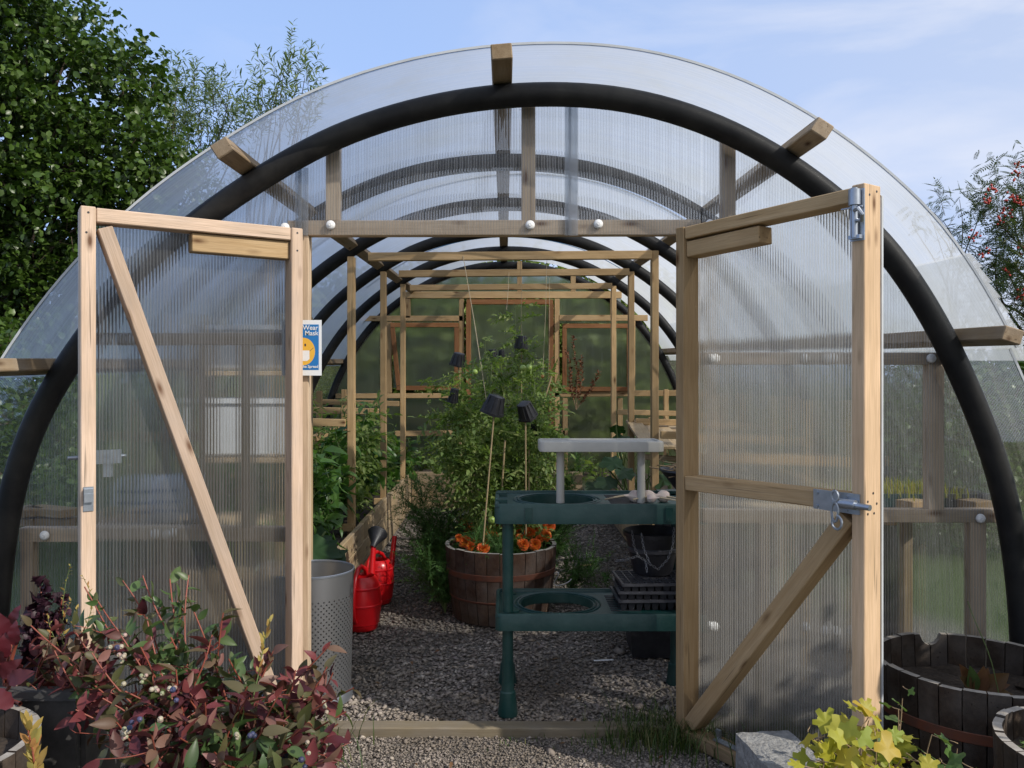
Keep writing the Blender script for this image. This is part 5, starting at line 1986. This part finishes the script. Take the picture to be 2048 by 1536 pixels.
# ------------------------------------------------------------------ blueberry bush, left front
def blueberry():
    base = np.array([-.86, 2.42, .26])
    o = empty('blueberry_bush', (-.86, 2.42, 0), label='large blueberry bush with wine red and green leaves in front of the left door', cat='blueberry bush')
    MB().lathe([(.0001, 0), (.20, 0), (.25, .28), (.265, .285), (.265, .31), (.25, .31), (.235, .26), (.0001, .26)], 32, c=(-.86, 2.42, 0)).build('pot', M['black'], o, smooth=True)
    tips = []
    # outline of the bush, traced from where its shoots end
    outline = [(250, 1160, 2.62, 1), (290, 1150, 2.62, 1), (345, 1160, 2.55, 1), (375, 1150, 2.6, 1), (195, 1200, 2.6, 1), (170, 1175, 2.6, 1), (400, 1215, 2.5, 1), (455, 1225, 2.45, 0), (425, 1270, 2.4, 0),
               (300, 1230, 2.5, 1), (230, 1250, 2.5, 0), (160, 1260, 2.55, 0), (110, 1290, 2.5, 0), (90, 1240, 2.6, 0), (130, 1330, 2.45, 0), (200, 1300, 2.4, 0), (270, 1290, 2.4, 0), (350, 1280, 2.4, 1), (390, 1330, 2.3, 0),
               (455, 1320, 2.35, 1), (510, 1330, 2.35, 0), (540, 1300, 2.4, 0), (590, 1340, 2.35, 0), (640, 1330, 2.4, 0), (660, 1290, 2.45, 0), (690, 1385, 2.4, 0), (640, 1400, 2.3, 0), (700, 1420, 2.35, 1), (560, 1390, 2.25, 0),
               (480, 1380, 2.25, 0), (400, 1400, 2.2, 0), (330, 1370, 2.25, 0), (260, 1380, 2.25, 0), (190, 1400, 2.3, 0), (150, 1420, 2.4, 0), (230, 1440, 2.2, 0), (300, 1460, 2.15, 0), (370, 1470, 2.15, 0), (450, 1450, 2.15, 1),
               (520, 1460, 2.15, 1), (590, 1450, 2.2, 0), (650, 1470, 2.2, 0), (620, 1520, 2.15, 0), (540, 1530, 2.1, 1), (460, 1530, 2.1, 1), (380, 1535, 2.1, 1), (250, 1500, 2.3, 0), (680, 1450, 2.3, 0), (580, 1500, 2.12, 1), (420, 1500, 2.1, 0), (665, 1345, 2.4, 0), (500, 1400, 2.2, 0)]
    lines, P1, D1_, G1 = [], [], [], []
    for (px, py, d, green) in outline:
        tip = pt(px, py, d)
        b = base + np.array([rng.normal(0, .09), rng.normal(0, .07), 0])
        l = wiggle(b, tip, 12, .02, -.02)
        lines.append((l, .0042))
        nleaf = 14
        p, dr = along(l, nleaf, .42, 1.0)
        P1.append(p)
        D1_.append(dr)
        G1.append(np.full(nleaf, green))
        for q in range(3):
            p0, _ = along(l, 1, .4 + .17 * q, .5 + .17 * q)
            e = p0[0] + np.array([rng.normal(0, .06), rng.normal(0, .05), rng.uniform(-.03, .05)])
            l2 = wiggle(p0[0], e, 6, .015)
            lines.append((l2, .002))
            p, dr = along(l2, 5, .2, 1.0)
            P1.append(p)
            D1_.append(dr)
            G1.append(np.full(5, green if rng.random() < .8 else 1 - green))
    V, T = tubes([(l, np.linspace(r, r * .5, len(l))) for l, r in lines], 6)
    tri_mesh('branch', V, T, M['stem_red'], o, smooth=True)
    p, dr, gn = np.concatenate(P1), np.concatenate(D1_), np.concatenate(G1)
    dd_, nn = leaf_dirs(dr, .85, .12, .75)
    nn = nn + np.array([.1, -.35, 0])
    sz = rng.uniform(.038, .072, len(p))
    # distance from the eye decides which are single objects
    dist = p[:, 1] - .12 * p[:, 2] - sz * 2
    order = np.argsort(dist)
    mes = {}
    for gk, mt in ((0, 'l_blue'), (1, 'l_blueg')):
        mes[gk] = []
        for tp in (L_OVATE, L_OVATE2, fine_leaf(.24, .04, .38, 8, 0, .015)):
            me = bpy.data.meshes.new('leaf')
            me.from_pydata([tuple(v) for v in tp[0]], [], [tuple(int(i) for i in t) for t in tp[1]])
            me.materials.append(M[mt])
            me.shade_smooth()
            mes[gk].append(me)
    for i in order[:300]:
        X = Vector(dd_[i])
        Z = Vector(nn[i])
        Z = (Z - X * Z.dot(X)).normalized()
        Y = Z.cross(X)
        s = sz[i] * 1.05
        Mx = Matrix((X * s, Y * s, Z * s)).transposed().to_4x4()
        Mx.translation = Vector(p[i])
        mk('leaf', random.choice(mes[int(gn[i])]), None, o, Mx)
    rest = order[300:]
    for gk, mt in ((0, 'l_blue'), (1, 'l_blueg')):
        r_ = rest[gn[rest] == gk]
        V, T = stamp(L_OVATE, p[r_], dd_[r_], nn[r_], sz[r_])
        tri_mesh('foliage', V, T, M[mt], o, smooth=True)['kind'] = 'stuff'
    # berries in clusters
    bm_ = MB().lathe([(.0001, -1), (.5, -.86), (.86, -.5), (1, 0), (.86, .5), (.55, .84), (.45, .96), (.36, .84), (.0001, .78)], 12)
    for key, n_ in (('berry_w', 0), ('berry_b', 1)):
        pass
    bme = {}
    for key in ('berry_w', 'berry_b'):
        me = bm_.mesh('berry', True)
        me.materials.append(M[key])
        bme[key] = me
    for (px, py, d, n_, blue, sp) in ((238, 1305, 2.30, 12, 1, 18), (285, 1360, 2.22, 8, 0, 16), (310, 1385, 2.22, 5, 0, 12), (245, 1465, 2.1, 9, 0, 16), (270, 1452, 2.06, 4, 3, 14), (345, 1375, 2.2, 3, 0, 10), (355, 1395, 2.15, 3, 2, 14),
                                      (655, 1412, 2.32, 6, 0, 12), (470, 1470, 2.12, 4, 0, 10), (500, 1475, 2.1, 4, 3, 12), (612, 1490, 2.1, 3, 0, 10), (605, 1520, 2.08, 3, 3, 14), (325, 1440, 2.1, 3, 0, 10)):
        for q in range(max(2, round(n_ * .75))):
            c = pt(px + random.gauss(0, sp * .62), py + random.gauss(0, sp * .62), d + random.uniform(-.02, .03))
            key = 'berry_b' if q < blue else 'berry_w'
            R = Vector((random.uniform(-.6, .6), -1, random.uniform(-.5, .6))).to_track_quat('Z', 'Y').to_matrix().to_4x4()
            mk('berry', bme[key], None, o, Matrix.Translation(Vector(c)) @ R @ Matrix.Scale(random.uniform(.0056, .0074) * (1.15 if key == 'berry_b' else 1), 4))
    return o


blueberry()

# red leaves and purple kale in the trough
rl = []
for (px, py, d, a, s) in ((10, 1290, 2.6, 1.3, .09), (30, 1265, 2.65, 1.6, .08), (20, 1335, 2.55, .6, .09), (42, 1350, 2.5, .4, .09), (-10, 1300, 2.6, 2.2, .10), (5, 1245, 2.7, 1.9, .09), (0, 1390, 2.5, 2.4, .10), (30, 1230, 2.75, 1.3, .08), (-20, 1260, 2.7, 2, .10)):
    p = pt(px, py, d)
    rl.append((p - np.array([math.cos(a), 0, math.sin(a)]) * s * .5, (math.cos(a), -.25, math.sin(a)), (rng.normal(0, .3), -1, .35), s))
ro = bigleaf_plant('red_chard', 'crinkled crimson leaved plant at the far left edge', 'chard', (-1.68, 2.68, .43), rl, M['l_red'], [fine_leaf(.34, .1, .2, 9, .06, .03), fine_leaf(.3, .06, .3, 9, .08, .04)], M['stem_red'])
V, T = tubes([(wiggle((-1.62, 2.68, .42), p, 6, .01), .006) for (p, _, _, _) in rl], 6)
tri_mesh('stalk', V, T, M['stem_red'], ro)
kb = pt(85, 1400, 2.75)
kb[2] = .43
lines = [(wiggle(kb, pt(px, py, 2.75), 8, .02), .007) for px, py in ((82, 1170), (70, 1215), (105, 1200), (60, 1255), (110, 1240), (85, 1290), (50, 1290), (120, 1280))]
plant('purple_kale', 'dark purple frilly kale standing above the trough', 'kale', kb, lines, [fine_leaf(.45, .3, .3, 7, .3, .12)], M['l_kale'], .04, .009, M['stem_red'], out=.8, up=.3, jit=.9, t0=.3)
wb = pt(140, 1380, 2.72)
wb[2] = .43
lines = [(wiggle(wb, pt(px, py, 2.72), 8, .03), .002) for px, py in ((133, 1135), (160, 1150), (148, 1200), (172, 1215), (120, 1230))]
plant('weed_stalk', 'thin seeding weed stalks between the kale and the door', 'weed', wb, lines, [L_PEPPER], M['l_sprig'], .016, .014, M['stem'], out=.7, up=.5, jit=.6, t0=.3)
# dark red undergrowth filling the gap between trough and bush
ub = np.array([-1.38, 2.62, .40])
lines = [(wiggle(ub + np.array([rng.uniform(-.3, .12), rng.uniform(-.05, .1), 0]), pt(rng.uniform(60, 230), rng.uniform(1250, 1370), 2.6), 7, .03), .003) for _ in range(14)]
plant('blueberry_shrub', 'darker blueberry shrub in shade between the trough and the big bush', 'blueberry bush', ub, lines, [L_OVATE2], M['l_blue'], .05, .028, M['stem_red'], jit=.8)

sb_ = pt(80, 1600, 2.05)
lines = [(wiggle(sb_, pt(52, 1445, 2.05), 9, .008), .004)]
plant('yellow_sprig', 'yellow tipped sprig rising at the lower left in front of the grey rimmed tub', 'sprig', sb_, lines, [fold_leaf(.2, .03, -.1)], M['l_sprig'], .042, .0055, M['stem_red'], out=.6, up=.5, jit=.4, t0=.2)
sb_ = pt(505, 1400, 2.3)
plant('yellow_shoot', 'small yellow shoot sticking up in front of the left door brace', 'sprig', sb_, [(wiggle(sb_, pt(545, 1243, 2.35), 8, .008), .002)], [fold_leaf(.2, .03, -.1)], M['l_sprig'], .022, .008, M['stem'], out=.6, up=.5, jit=.4, t0=.3)


# ------------------------------------------------------------------ currants, right front
def currant(label, base, shoots, mat, size, leaves_per, group=None, seed_n=1):
    base = np.array(base, float)
    lv, lines = [], []
    for (px, py, d) in shoots:
        l = wiggle(base + np.array([rng.normal(0, .03), rng.normal(0, .03), 0]), pt(px, py, d), 9, .02, .03)
        lines.append((l[:8], np.linspace(.0038, .0014, 8)))
        p, dr = along(l, leaves_per, .35, 1.0)
        dd_, nn = leaf_dirs(dr, .95, .0, .5)
        for i in range(len(p)):
            dv2 = dd_[i] + np.array([0, -.35, -.1])
            pe = p[i] + unit(dv2) * size * .45
            lines.append((wiggle(p[i], pe, 4, .004), np.full(4, .0014)))
            lv.append((pe, dv2, nn[i] + np.array([.15, -.75, .1]), size * random.uniform(.6, 1.1)))
    o = bigleaf_plant('currant_bush', label, 'currant bush', base, lv, mat, [L_LOBE, L_LOBE2, lobed_leaf(3, .48, .14, .12)], M['stem'], group)
    V, T = tubes(lines, 5)
    tri_mesh('stem', V, T, M['dry'], o, smooth=True)
    return o


currant('golden yellow currant bush glowing in the sun at the lower right', (1.02, 2.36, .05),
        [(1640, 1450, 2.3), (1615, 1475, 2.25), (1660, 1500, 2.2), (1735, 1410, 2.4), (1760, 1430, 2.4), (1700, 1440, 2.35), (1745, 1470, 2.3), (1780, 1490, 2.3), (1700, 1520, 2.2), (1760, 1530, 2.2), (1790, 1530, 2.2), (1725, 1500, 2.2), (1670, 1540, 2.15), (1780, 1550, 2.1), (1630, 1510, 2.2)],
        M['l_gold'], .085, 11, 'currant bushes')
currant('tall single currant shoot with green leaves in front of the notched barrel', (1.13, 2.42, .05), [(1803, 1365, 2.45), (1812, 1385, 2.43)], M['l_cur'], .06, 5, 'currant bushes')
currant('green currant bush between the two right barrels', (1.22, 2.30, .05), [(1885, 1440, 2.3), (1870, 1480, 2.28), (1910, 1480, 2.28), (1850, 1510, 2.25), (1895, 1520, 2.22), (1925, 1505, 2.25)], M['l_cur'], .065, 5, 'currant bushes')
# things growing in the barrels
s_ = Vector((B3.x - .01, B3.y - .03, .345))
lv = [((s_.x - .02, s_.y, s_.z), (-.25, -.2, 1), (.1, -1, .1), .12), ((s_.x - .02, s_.y, s_.z), (-.5, -.1, .9), (.3, -1, .3), .13), ((s_.x, s_.y, s_.z), (.1, -.1, 1), (-.1, -1, .2), .11), ((s_.x, s_.y, s_.z), (.4, .1, .9), (-.2, -1, .3), .10), ((s_.x, s_.y, s_.z), (-.9, -.3, .7), (.3, -1, .5), .12), ((s_.x, s_.y, s_.z), (.8, -.3, .75), (-.3, -1, .5), .13), ((s_.x, s_.y, s_.z), (.6, -.6, .1), (0, -.6, 1), .12),
      ((s_.x, s_.y, s_.z), (.9, -.2, .3), (0, -.6, 1), .11), ((s_.x, s_.y, s_.z), (-.3, -.9, .25), (0, -.4, 1), .10)]
lo = bigleaf_plant('lettuce', 'brown and green lettuce alone in the notched barrel', 'lettuce', s_, lv, M['l_brown'], [fine_leaf(.26, .14, -.1, 8)], M['stem'])
lo.children[0].data = lo.children[0].data.copy()
lo.children[0].data.materials[0] = M['l_cur']
MB().tube([tuple(v) for v in wiggle((s_.x + .05, s_.y - .05, s_.z), (s_.x - .02, s_.y - .02, s_.z + .33), 9, .015)], .0018, 5).build('flower_stalk', M['stem'], lo)
rk = MB()
for (x, y, r) in ((-.16, -.03, .05), (-.11, -.06, .035), (.15, -.1, .04), (.22, -.05, .05), (.2, .05, .03)):
    V, T = stamp(OCT, [[B3.x + x, B3.y + y, .34]], [[1, .3, 0]], [[0, 0, 1]], r)
    rk.add([tuple(v) for v in V], [tuple(int(i) for i in t) for t in T])
tag(rk.build('soil_clods', M['soil'], None), None, None, kind='stuff')
wl = [(wiggle((B4.x + rng.uniform(-.2, .1), B4.y + rng.uniform(-.1, .15), .35), (B4.x + rng.uniform(-.25, .1), B4.y + rng.uniform(-.1, .15), .35 + rng.uniform(.05, .17)), 6, .02), .0015) for _ in range(16)]
plant('chickweed', 'wispy weeds growing in the barrel at the right edge', 'weed', B4 + Vector((0, 0, .36)), wl, [L_PEPPER], M['l_cur'], .018, .012, M['stem'], jit=.6)
lf_ = bigleaf_plant('dandelion', 'single bright green leaf in the grey rimmed tub', 'weed', (-1.42, 2.22, .37), [((-1.42, 2.22, .37), (-.05, -.3, 1), (.2, -1, .2), .14), ((-1.42, 2.22, .37), (-.8, -.3, .6), (.2, -1, .6), .10)], M['l_cur'], [fine_leaf(.3, .1, .1, 8)], M['stem'])

# leaf litter on the gravel
n_ = 70
lp = np.stack([rng.uniform(-.9, 1.0, n_), 3.0 + 4.5 * rng.uniform(0, 1, n_) ** 1.6, np.zeros(n_)], 1)
lp[:, 2] = np.maximum(0, lp[:, 1] - 3.4) * SLOPE + .012
an = rng.uniform(0, 6.28, n_)
V, T = stamp(L_OVATE, lp, np.stack([np.cos(an), np.sin(an), rng.normal(0, .15, n_)], 1), np.stack([rng.normal(0, .3, n_), rng.normal(0, .3, n_), np.ones(n_)], 1), rng.uniform(.015, .035, n_))
tri_mesh('fallen_leaves', V, T, M['l_brown'])['kind'] = 'stuff'

# concrete block
bk = empty('concrete_block', P(1575, 1500, 2.7) * 1, label='rough grey concrete block lying against the foot of the right door', cat='concrete block')
c = P(1578, 1500, 2.62)
bm = bmesh.new()
bmesh.ops.create_cube(bm, size=1)
bmesh.ops.subdivide_edges(bm, edges=bm.edges[:], cuts=7, use_grid_fill=True)
for v in bm.verts:
    v.co = Vector((v.co.x * .19, v.co.y * .40, v.co.z * .24))
    v.co += Vector((random.gauss(0, .0016), random.gauss(0, .0016), random.gauss(0, .0016)))
me = bpy.data.meshes.new('block')
bm.to_mesh(me)
bm.free()
mk('block', me, M['concrete'], bk, Matrix.Translation((c.x, c.y, .125)) @ Matrix.Rotation(.12, 4, 'Z'))

# ------------------------------------------------------------------ staging boards with trays behind the side sheets
def bench(label, x0, x1, y0, y1, z):
    o = empty('potting_bench', ((x0 + x1) / 2, (y0 + y1) / 2, 0), label=label, cat='bench', group='slatted benches inside the gable')
    n = 5
    for k in range(n):
        y = y0 + (y1 - y0) * (k + .5) / n
        timber('slat', (x0, y, z), (x1, y, z), (y1 - y0) / n - .015, .02, M['wood_bed'], o)
    for x in (x0 + .03, x1 - .03):
        for y in (y1 - .03,):
            timber('leg', (x, y, .005), (x, y, z - .011), .045, .045, M['wood_bed'], o, up=(0, -1, 0))
    return o


bench('wooden bench behind the left door sheet, holding the white sack', -1.9, -1.12, 3.47, 3.98, .79)
bench('wooden bench behind the right side sheet, holding seedling trays', 1.12, 1.95, 3.47, 3.98, .86)
sk = MB()
V, Fs = [], []
cx_, cy_, z0_ = P(342, 0, 3.72).x, 3.72, .805
prof_s = [(.0, 0), (.86, 0), (1.0, .12), (1.0, .5), (.93, .85), (.8, 1.0), (0, 1.03)]
for (r_, z_) in prof_s:
    for k in range(24):
        a = 2 * math.pi * k / 24
        q = (abs(math.cos(a)) ** 4 + abs(math.sin(a)) ** 4) ** -.25
        V.append((cx_ + math.cos(a) * q * .14 * max(r_, .001), cy_ + math.sin(a) * q * .13 * max(r_, .001), z0_ + z_ * .20))
for j in range(len(prof_s) - 1):
    for k in range(24):
        Fs.append((j * 24 + k, j * 24 + (k + 1) % 24, (j + 1) * 24 + (k + 1) % 24, (j + 1) * 24 + k))
sk.add(V, Fs)
so_ = sk.build('compost_sack', M['sack'], smooth=True)
tag(so_, 'stubby white sack with faint blue bands on the left bench', 'sack')
for z in (.06, .10, .15):
    MB().box((cx_ - .02, cy_ - .1315, z0_ + z), (.14, .003, .012)).build('printed_band', M['sack_blue'], so_)
for i, (px, w, lab) in enumerate(((110, .22, 'pale timber offcuts stacked at the left end of the left bench'), (60, .12, 'short timber offcut at the far left of the bench'))):
    x = P(px, 0, 3.65).x
    o = empty('timber_offcuts', (x, 3.65, .81), label=lab, cat='timber offcuts')
    for k in range(2):
        timber('offcut', (x - w / 2, 3.65 + .02 * k, .825 + .045 * k), (x + w / 2, 3.62 - .05 * k, .825 + .045 * k), .09, .035, M['wood_tan'], o)
for i, (px, lab) in enumerate(((1822, 'squared timber block on the right bench left of the stud'), (1945, 'squared timber block on the right bench under the hoop'))):
    x = P(px, 0, 3.6).x
    tag(timber('timber_block', (x - .05, 3.56, .90), (x + .05, 3.60, .90), .09, .05, M['wood_tan'], None), lab, 'timber block', 'timber blocks on the right bench')
for (px, w, lab, seed) in ((1800, .30, 'seed tray with bright green seedlings behind the right sheet', True), (1905, .2, 'empty black seed tray beside the seedlings', False)):
    x = P(px, 0, 3.78).x
    o = empty('seedling_tray', (x, 3.78, .87), label=lab, cat='seed tray', group='trays on the right bench')
    mb = MB()
    for (a, b, dx, dy) in ((0, -.12, w, .01), (0, .12, w, .01), (-w / 2, 0, .01, .24), (w / 2, 0, .01, .24)):
        mb.box((x + a, 3.78 + b, .905), (dx, dy, .07))
    mb.box((x, 3.78, .875), (w - .012, .228, .008))
    mb.build('tray_wall', M['green'] if seed else M['black'], o)
    if seed:
        MB().box((x, 3.78, .92), (w - .02, .22, .02)).build('compost', M['soil'], o)
        g_ = blades('seedlings', None, None, (x, 3.78, .925), 260, .09, M['l_gold'], .28, .004, lean=.6)
        g_['kind'] = 'stuff'
        g_.parent = o
        g_.matrix_parent_inverse = WM[o.name].inverted()

# ------------------------------------------------------------------ shelf with white boxes behind the left door sheet
o = empty('storage_rack', (-1.2, 3.9, 0), label='rough timber rack behind the left door sheet, holding two white boxes', cat='rack')
for z in (1.075, 1.475):
    timber('shelf_plank', (-1.42, 3.88, z), (-.97, 3.88, z), .26, .022, M['wood_bed'], o)
for x in (-1.44, -.95):
    for y in (3.77, 3.99):
        timber('upright', (x, y, .01), (x, y, 1.75), .035, .035, M['wood_bed'], o, up=(0, -1, 0))
for x0_, x1_, z0_, z1_, lab in ((-1.40, -.99, 1.088, 1.36, 'larger white storage box on the lower shelf behind the left door'), (-1.37, -1.0, 1.488, 1.70, 'smaller white storage box on the upper shelf behind the left door')):
    b_o = empty('storage_box', ((x0_ + x1_) / 2, 3.88, z0_), label=lab, cat='storage box', group='white boxes on the rack')
    bm = bmesh.new()
    bmesh.ops.create_cube(bm, size=1)
    for v in bm.verts:
        k = 1.0 if v.co.z > 0 else .92
        v.co = Vector(((x0_ + x1_) / 2 + v.co.x * (x1_ - x0_) * k, 3.88 + v.co.y * .22 * k, (z0_ + z1_) / 2 - .012 + v.co.z * (z1_ - z0_ - .03)))
    bmesh.ops.bevel(bm, geom=bm.edges[:], offset=.012, segments=2, affect='EDGES')
    me = bpy.data.meshes.new('tub')
    bm.to_mesh(me)
    bm.free()
    mk('tub', me, M['paint_white'], b_o)
    MB().box(((x0_ + x1_) / 2, 3.88, z1_ - .012), (x1_ - x0_ + .016, .238, .022)).build('lid', M['white'], b_o)


# ------------------------------------------------------------------ trees
def tree(name, label, cat, base, trunk_h, trunk_r, blobs, n_twigs, per, tpl, mat, size, group=None, twig=.35, up=.1, jit=.7, limb_n=14, hang=0.0, out=.9, y_front=None, seed=None):
    """blobs: ellipsoids (centre, radii) that the twigs fill; leaves cluster along each twig"""
    o = empty(name, base, label=label, cat=cat, group=group)
    base = np.array(base, float)
    cts = np.array([b[0] for b in blobs], float)
    rds = np.array([b[1] for b in blobs], float)
    vol = rds.prod(1)
    which = rng.choice(len(blobs), n_twigs, p=vol ** .7 / (vol ** .7).sum())
    dirs = unit(rng.normal(0, 1, (n_twigs, 3)))
    rr = rng.uniform(.45, 1, n_twigs) ** .5
    st = cts[which] + dirs * rds[which] * rr[:, None]
    top = np.array([cts[:, 0].mean(), cts[:, 1].mean(), 0])
    lines = []
    tp = base + np.array([(top[0] - base[0]) * .4, (top[1] - base[1]) * .4, trunk_h])
    lines.append((wiggle(base, tp, 10, .06), np.linspace(trunk_r, trunk_r * .55, 10)))
    for k in range(limb_n):
        c = cts[k % len(blobs)] + rng.normal(0, .4, 3) * rds[k % len(blobs)]
        s_ = base + (tp - base) * rng.uniform(.35, 1)
        lines.append((wiggle(s_, c, 9, .12, .1), np.linspace(trunk_r * .38, trunk_r * .06, 9)))
    V, T = tubes(lines, 7)
    tri_mesh('trunk', V, T, M['bark'], o, smooth=True)
    # twigs
    tw = []
    P_, D_ = [], []
    tdir = unit(dirs * .9 + np.array([0, 0, up * 3]) + rng.normal(0, .35, (n_twigs, 3)) - np.array([0, 0, hang]))
    L = twig * rng.uniform(.6, 1.3, n_twigs)
    t = (np.arange(per) + .5) / per
    pos = st[:, None] + tdir[:, None] * (L[:, None] * t[None])[:, :, None]
    pos = pos + rng.normal(0, .012, pos.shape)
    D_ = np.repeat(tdir[:, None], per, 1).reshape(-1, 3)
    pos = pos.reshape(-1, 3)
    dd_, nn = leaf_dirs(D_, out, 0, jit)
    V, T = stamp(tpl, pos, dd_, nn, size * rng.uniform(.65, 1.2, len(pos)))
    c_ = tri_mesh('crown', V, T, mat, o)
    c_['kind'] = 'stuff'
    sel = np.arange(0, n_twigs, 2)
    Vt = np.concatenate([st[sel] - tdir[sel] * .1 + np.array([.004, 0, 0]), st[sel] - tdir[sel] * .1 - np.array([.004, 0, 0]), st[sel] + tdir[sel] * L[sel][:, None]])
    k = len(sel)
    Tt = np.stack([np.arange(k), np.arange(k) + k, np.arange(k) + 2 * k], 1)
    tw_ = tri_mesh('twigs', Vt, Tt, M['bark'], o)
    tw_['kind'] = 'stuff'
    return o


def blob(px, py, d, rx, rz, ry=.7):
    """ellipsoid centred where the photo shows px, py at distance d; radii in photo pixels, depth in metres"""
    k = d / F
    return (tuple(P(px, py, d)), (rx * k, ry, rz * k))


tree('alder_tree', 'big dark green alder filling the upper left corner', 'tree', (-6.0, 9.6, .15), 3.6, .14,
     [blob(60, 120, 9.3, 110, 110), blob(150, 200, 9.2, 130, 90), blob(40, 300, 9.0, 160, 120), blob(210, 330, 9.2, 130, 100), blob(100, 450, 9.0, 180, 120), blob(270, 430, 9.4, 90, 90), blob(30, 600, 9.1, 150, 130), blob(-60, 200, 9.2, 120, 200),
      blob(120, 40, 9.3, 60, 60), blob(260, 165, 9.3, 45, 40), blob(330, 390, 9.6, 60, 80), blob(160, 620, 9.6, 140, 130), blob(-80, 450, 9.2, 120, 200), blob(60, 760, 9.8, 200, 120), blob(250, 560, 9.8, 110, 120), blob(0, 30, 9.3, 70, 70)],
     4300, 11, L_TREE, M['l_tree'], .078, twig=.34, jit=.6, limb_n=30)
tree('willow_tree', 'feathery willow tops left of the arch, behind the alder', 'tree', (-5.3, 11.4, .2), 3.0, .08,
     [blob(330, 230, 11.2, 38, 75, .4), blob(380, 210, 11.2, 30, 60, .4), blob(430, 240, 11.2, 45, 55, .4), blob(340, 330, 11.2, 70, 80, .5), blob(430, 340, 11.3, 60, 80, .5), blob(460, 215, 11.2, 10, 18, .2)], 360, 16, L_LANCE, M['l_willow'], .10,
     'willows behind the tunnel', twig=.38, up=.5, jit=.5, out=.6)
tree('willow_tree', 'spiky willow shoots rising just behind the roof left of centre', 'tree', (-3.5, 10.9, .2), 2.6, .06,
     [blob(578, 170, 10.8, 14, 48, .2), blob(530, 205, 10.8, 20, 40, .2), blob(622, 175, 10.8, 12, 30, .2), blob(575, 240, 10.8, 60, 40, .3), blob(510, 260, 10.8, 25, 30, .3)], 62, 22, L_LANCE, M['l_willow'], .115,
     'willows behind the tunnel', twig=.5, up=.9, jit=.4, out=.55)
tree('rowan_tree', 'rowan with orange berries at the right edge', 'tree', (6.6, 9.6, .15), 2.4, .07,
     [blob(2030, 400, 9.3, 35, 70, .4), blob(1990, 480, 9.3, 35, 70, .4), blob(2040, 540, 9.3, 60, 90, .5), blob(2100, 480, 9.3, 70, 130, .5), blob(2010, 610, 9.3, 50, 60, .4), blob(2080, 660, 9.3, 80, 80, .4)], 350, 6, L_ROWAN, M['l_rowan'], .15,
     'rowans at the right', twig=.3, up=.2, jit=.5)
tree('rowan_tree', 'slim rowan shoots left of the berried rowan', 'tree', (5.6, 10.2, .15), 2.2, .04,
     [blob(1905, 400, 10.0, 14, 26, .2), blob(1885, 450, 10.0, 28, 35, .3), blob(1860, 425, 10.0, 12, 18, .2), blob(1915, 500, 10.0, 22, 45, .3), blob(1935, 590, 10.0, 22, 50, .3)], 46, 5, L_ROWAN, M['l_rowan'], .13,
     'rowans at the right', twig=.28, up=.3, jit=.5, limb_n=8)
ber = bpy.data.objects['rowan_tree']
bp = []
for (px, py, n) in ((1985, 375, 12), (1975, 400, 10), (2038, 335, 9), (2030, 350, 8), (2032, 400, 10), (2010, 425, 10), (2020, 395, 8), (1950, 470, 8), (1965, 510, 8), (2040, 410, 10), (2010, 540, 8), (2045, 500, 8), (2045, 590, 12), (2000, 440, 6)):
    for k in range(n):
        bp.append(pt(px + rng.normal(0, 7), py + rng.normal(0, 6), 8.95 + rng.uniform(-.15, .1)))
V, T = stamp((OCT[0] * .9, OCT[1]), np.array(bp), np.tile([[1, 0, 0]], (len(bp), 1)), np.tile([[0, 0, 1]], (len(bp), 1)), .018)
bb_ = tri_mesh('berry_clusters', V, T, M['berry_red'], ber, smooth=True)
bb_['kind'] = 'stuff'
# hedge of sunlit shrubs behind the back wall
for k, (x, lab) in enumerate(((-1.6, 'sunlit hazel shrub behind the left end of the back wall'), (-.6, 'sunlit shrub behind the back wall, left of the back door'), (.5, 'sunlit shrub behind the back door'), (1.7, 'shrub behind the right back window'),
                              (3.0, 'shrub behind the right end of the back wall'))):
    d = 10.9
    top = (2.95, 3.12, 3.15, 2.95, 2.2)[k]
    tree('garden_shrub', lab, 'shrub', (x, d + .2, .19), 1.2, .05, [((x, d, .95), (.95, .45, .9)), ((x + .1, d, 2.0), (.85, .42, .75)), ((x - .2, d + .1, top - .55), (.7, .4, .5)), ((x, d + .5, 1.3), (1.0, .3, 1.3))], 1300, 9, L_TREE, M['l_hedge'], .085,
         'shrubs behind the back wall', twig=.25, jit=.7, limb_n=6)
# shrubs far left and right that close the view under the roof, but for the last
for (x, y, s, lab) in ((-4.9, 7.9, 1.0, 'shrub growing outside the left wall'), (4.6, 8.2, .8, 'shrub growing outside the right wall'), (5.3, 10.5, .9, 'dark shrub behind the rowans'), (4.3, 9.6, 1.0, 'shrub showing faintly through the right door sheet'), (6.6, 12.5, 1.1, 'low shrub far behind on the right'), (3.9, 6.9, .75, 'low shrub close outside the right wall'), (-4.3, 6.4, .9, 'shrub close outside the left wall by the van'), (3.15, 2.15, .95, 'unseen shrub added on the right to shade the notched barrel')):  # last shrub stands out of view, added to shade the right barrels
    tree('garden_shrub', lab, 'shrub', (x, y, .12), .9, .05, [((x, y, .8 * s), (1.0 * s, .6, .8 * s)), ((x + .2, y, 1.5 * s), (.7 * s, .5, .5 * s))], 520, 8, L_TREE, M['l_tree'], .075, 'shrubs beside the tunnel', twig=.25, limb_n=6)
blades('grass', None, None, (6.5, 9.5, .15), 5000, .16, M['l_grass'], 3.2, .005, kind='stuff')
blades('grass', None, None, (-6.5, 9.5, .15), 5000, .16, M['l_grass'], 3.2, .005, kind='stuff')
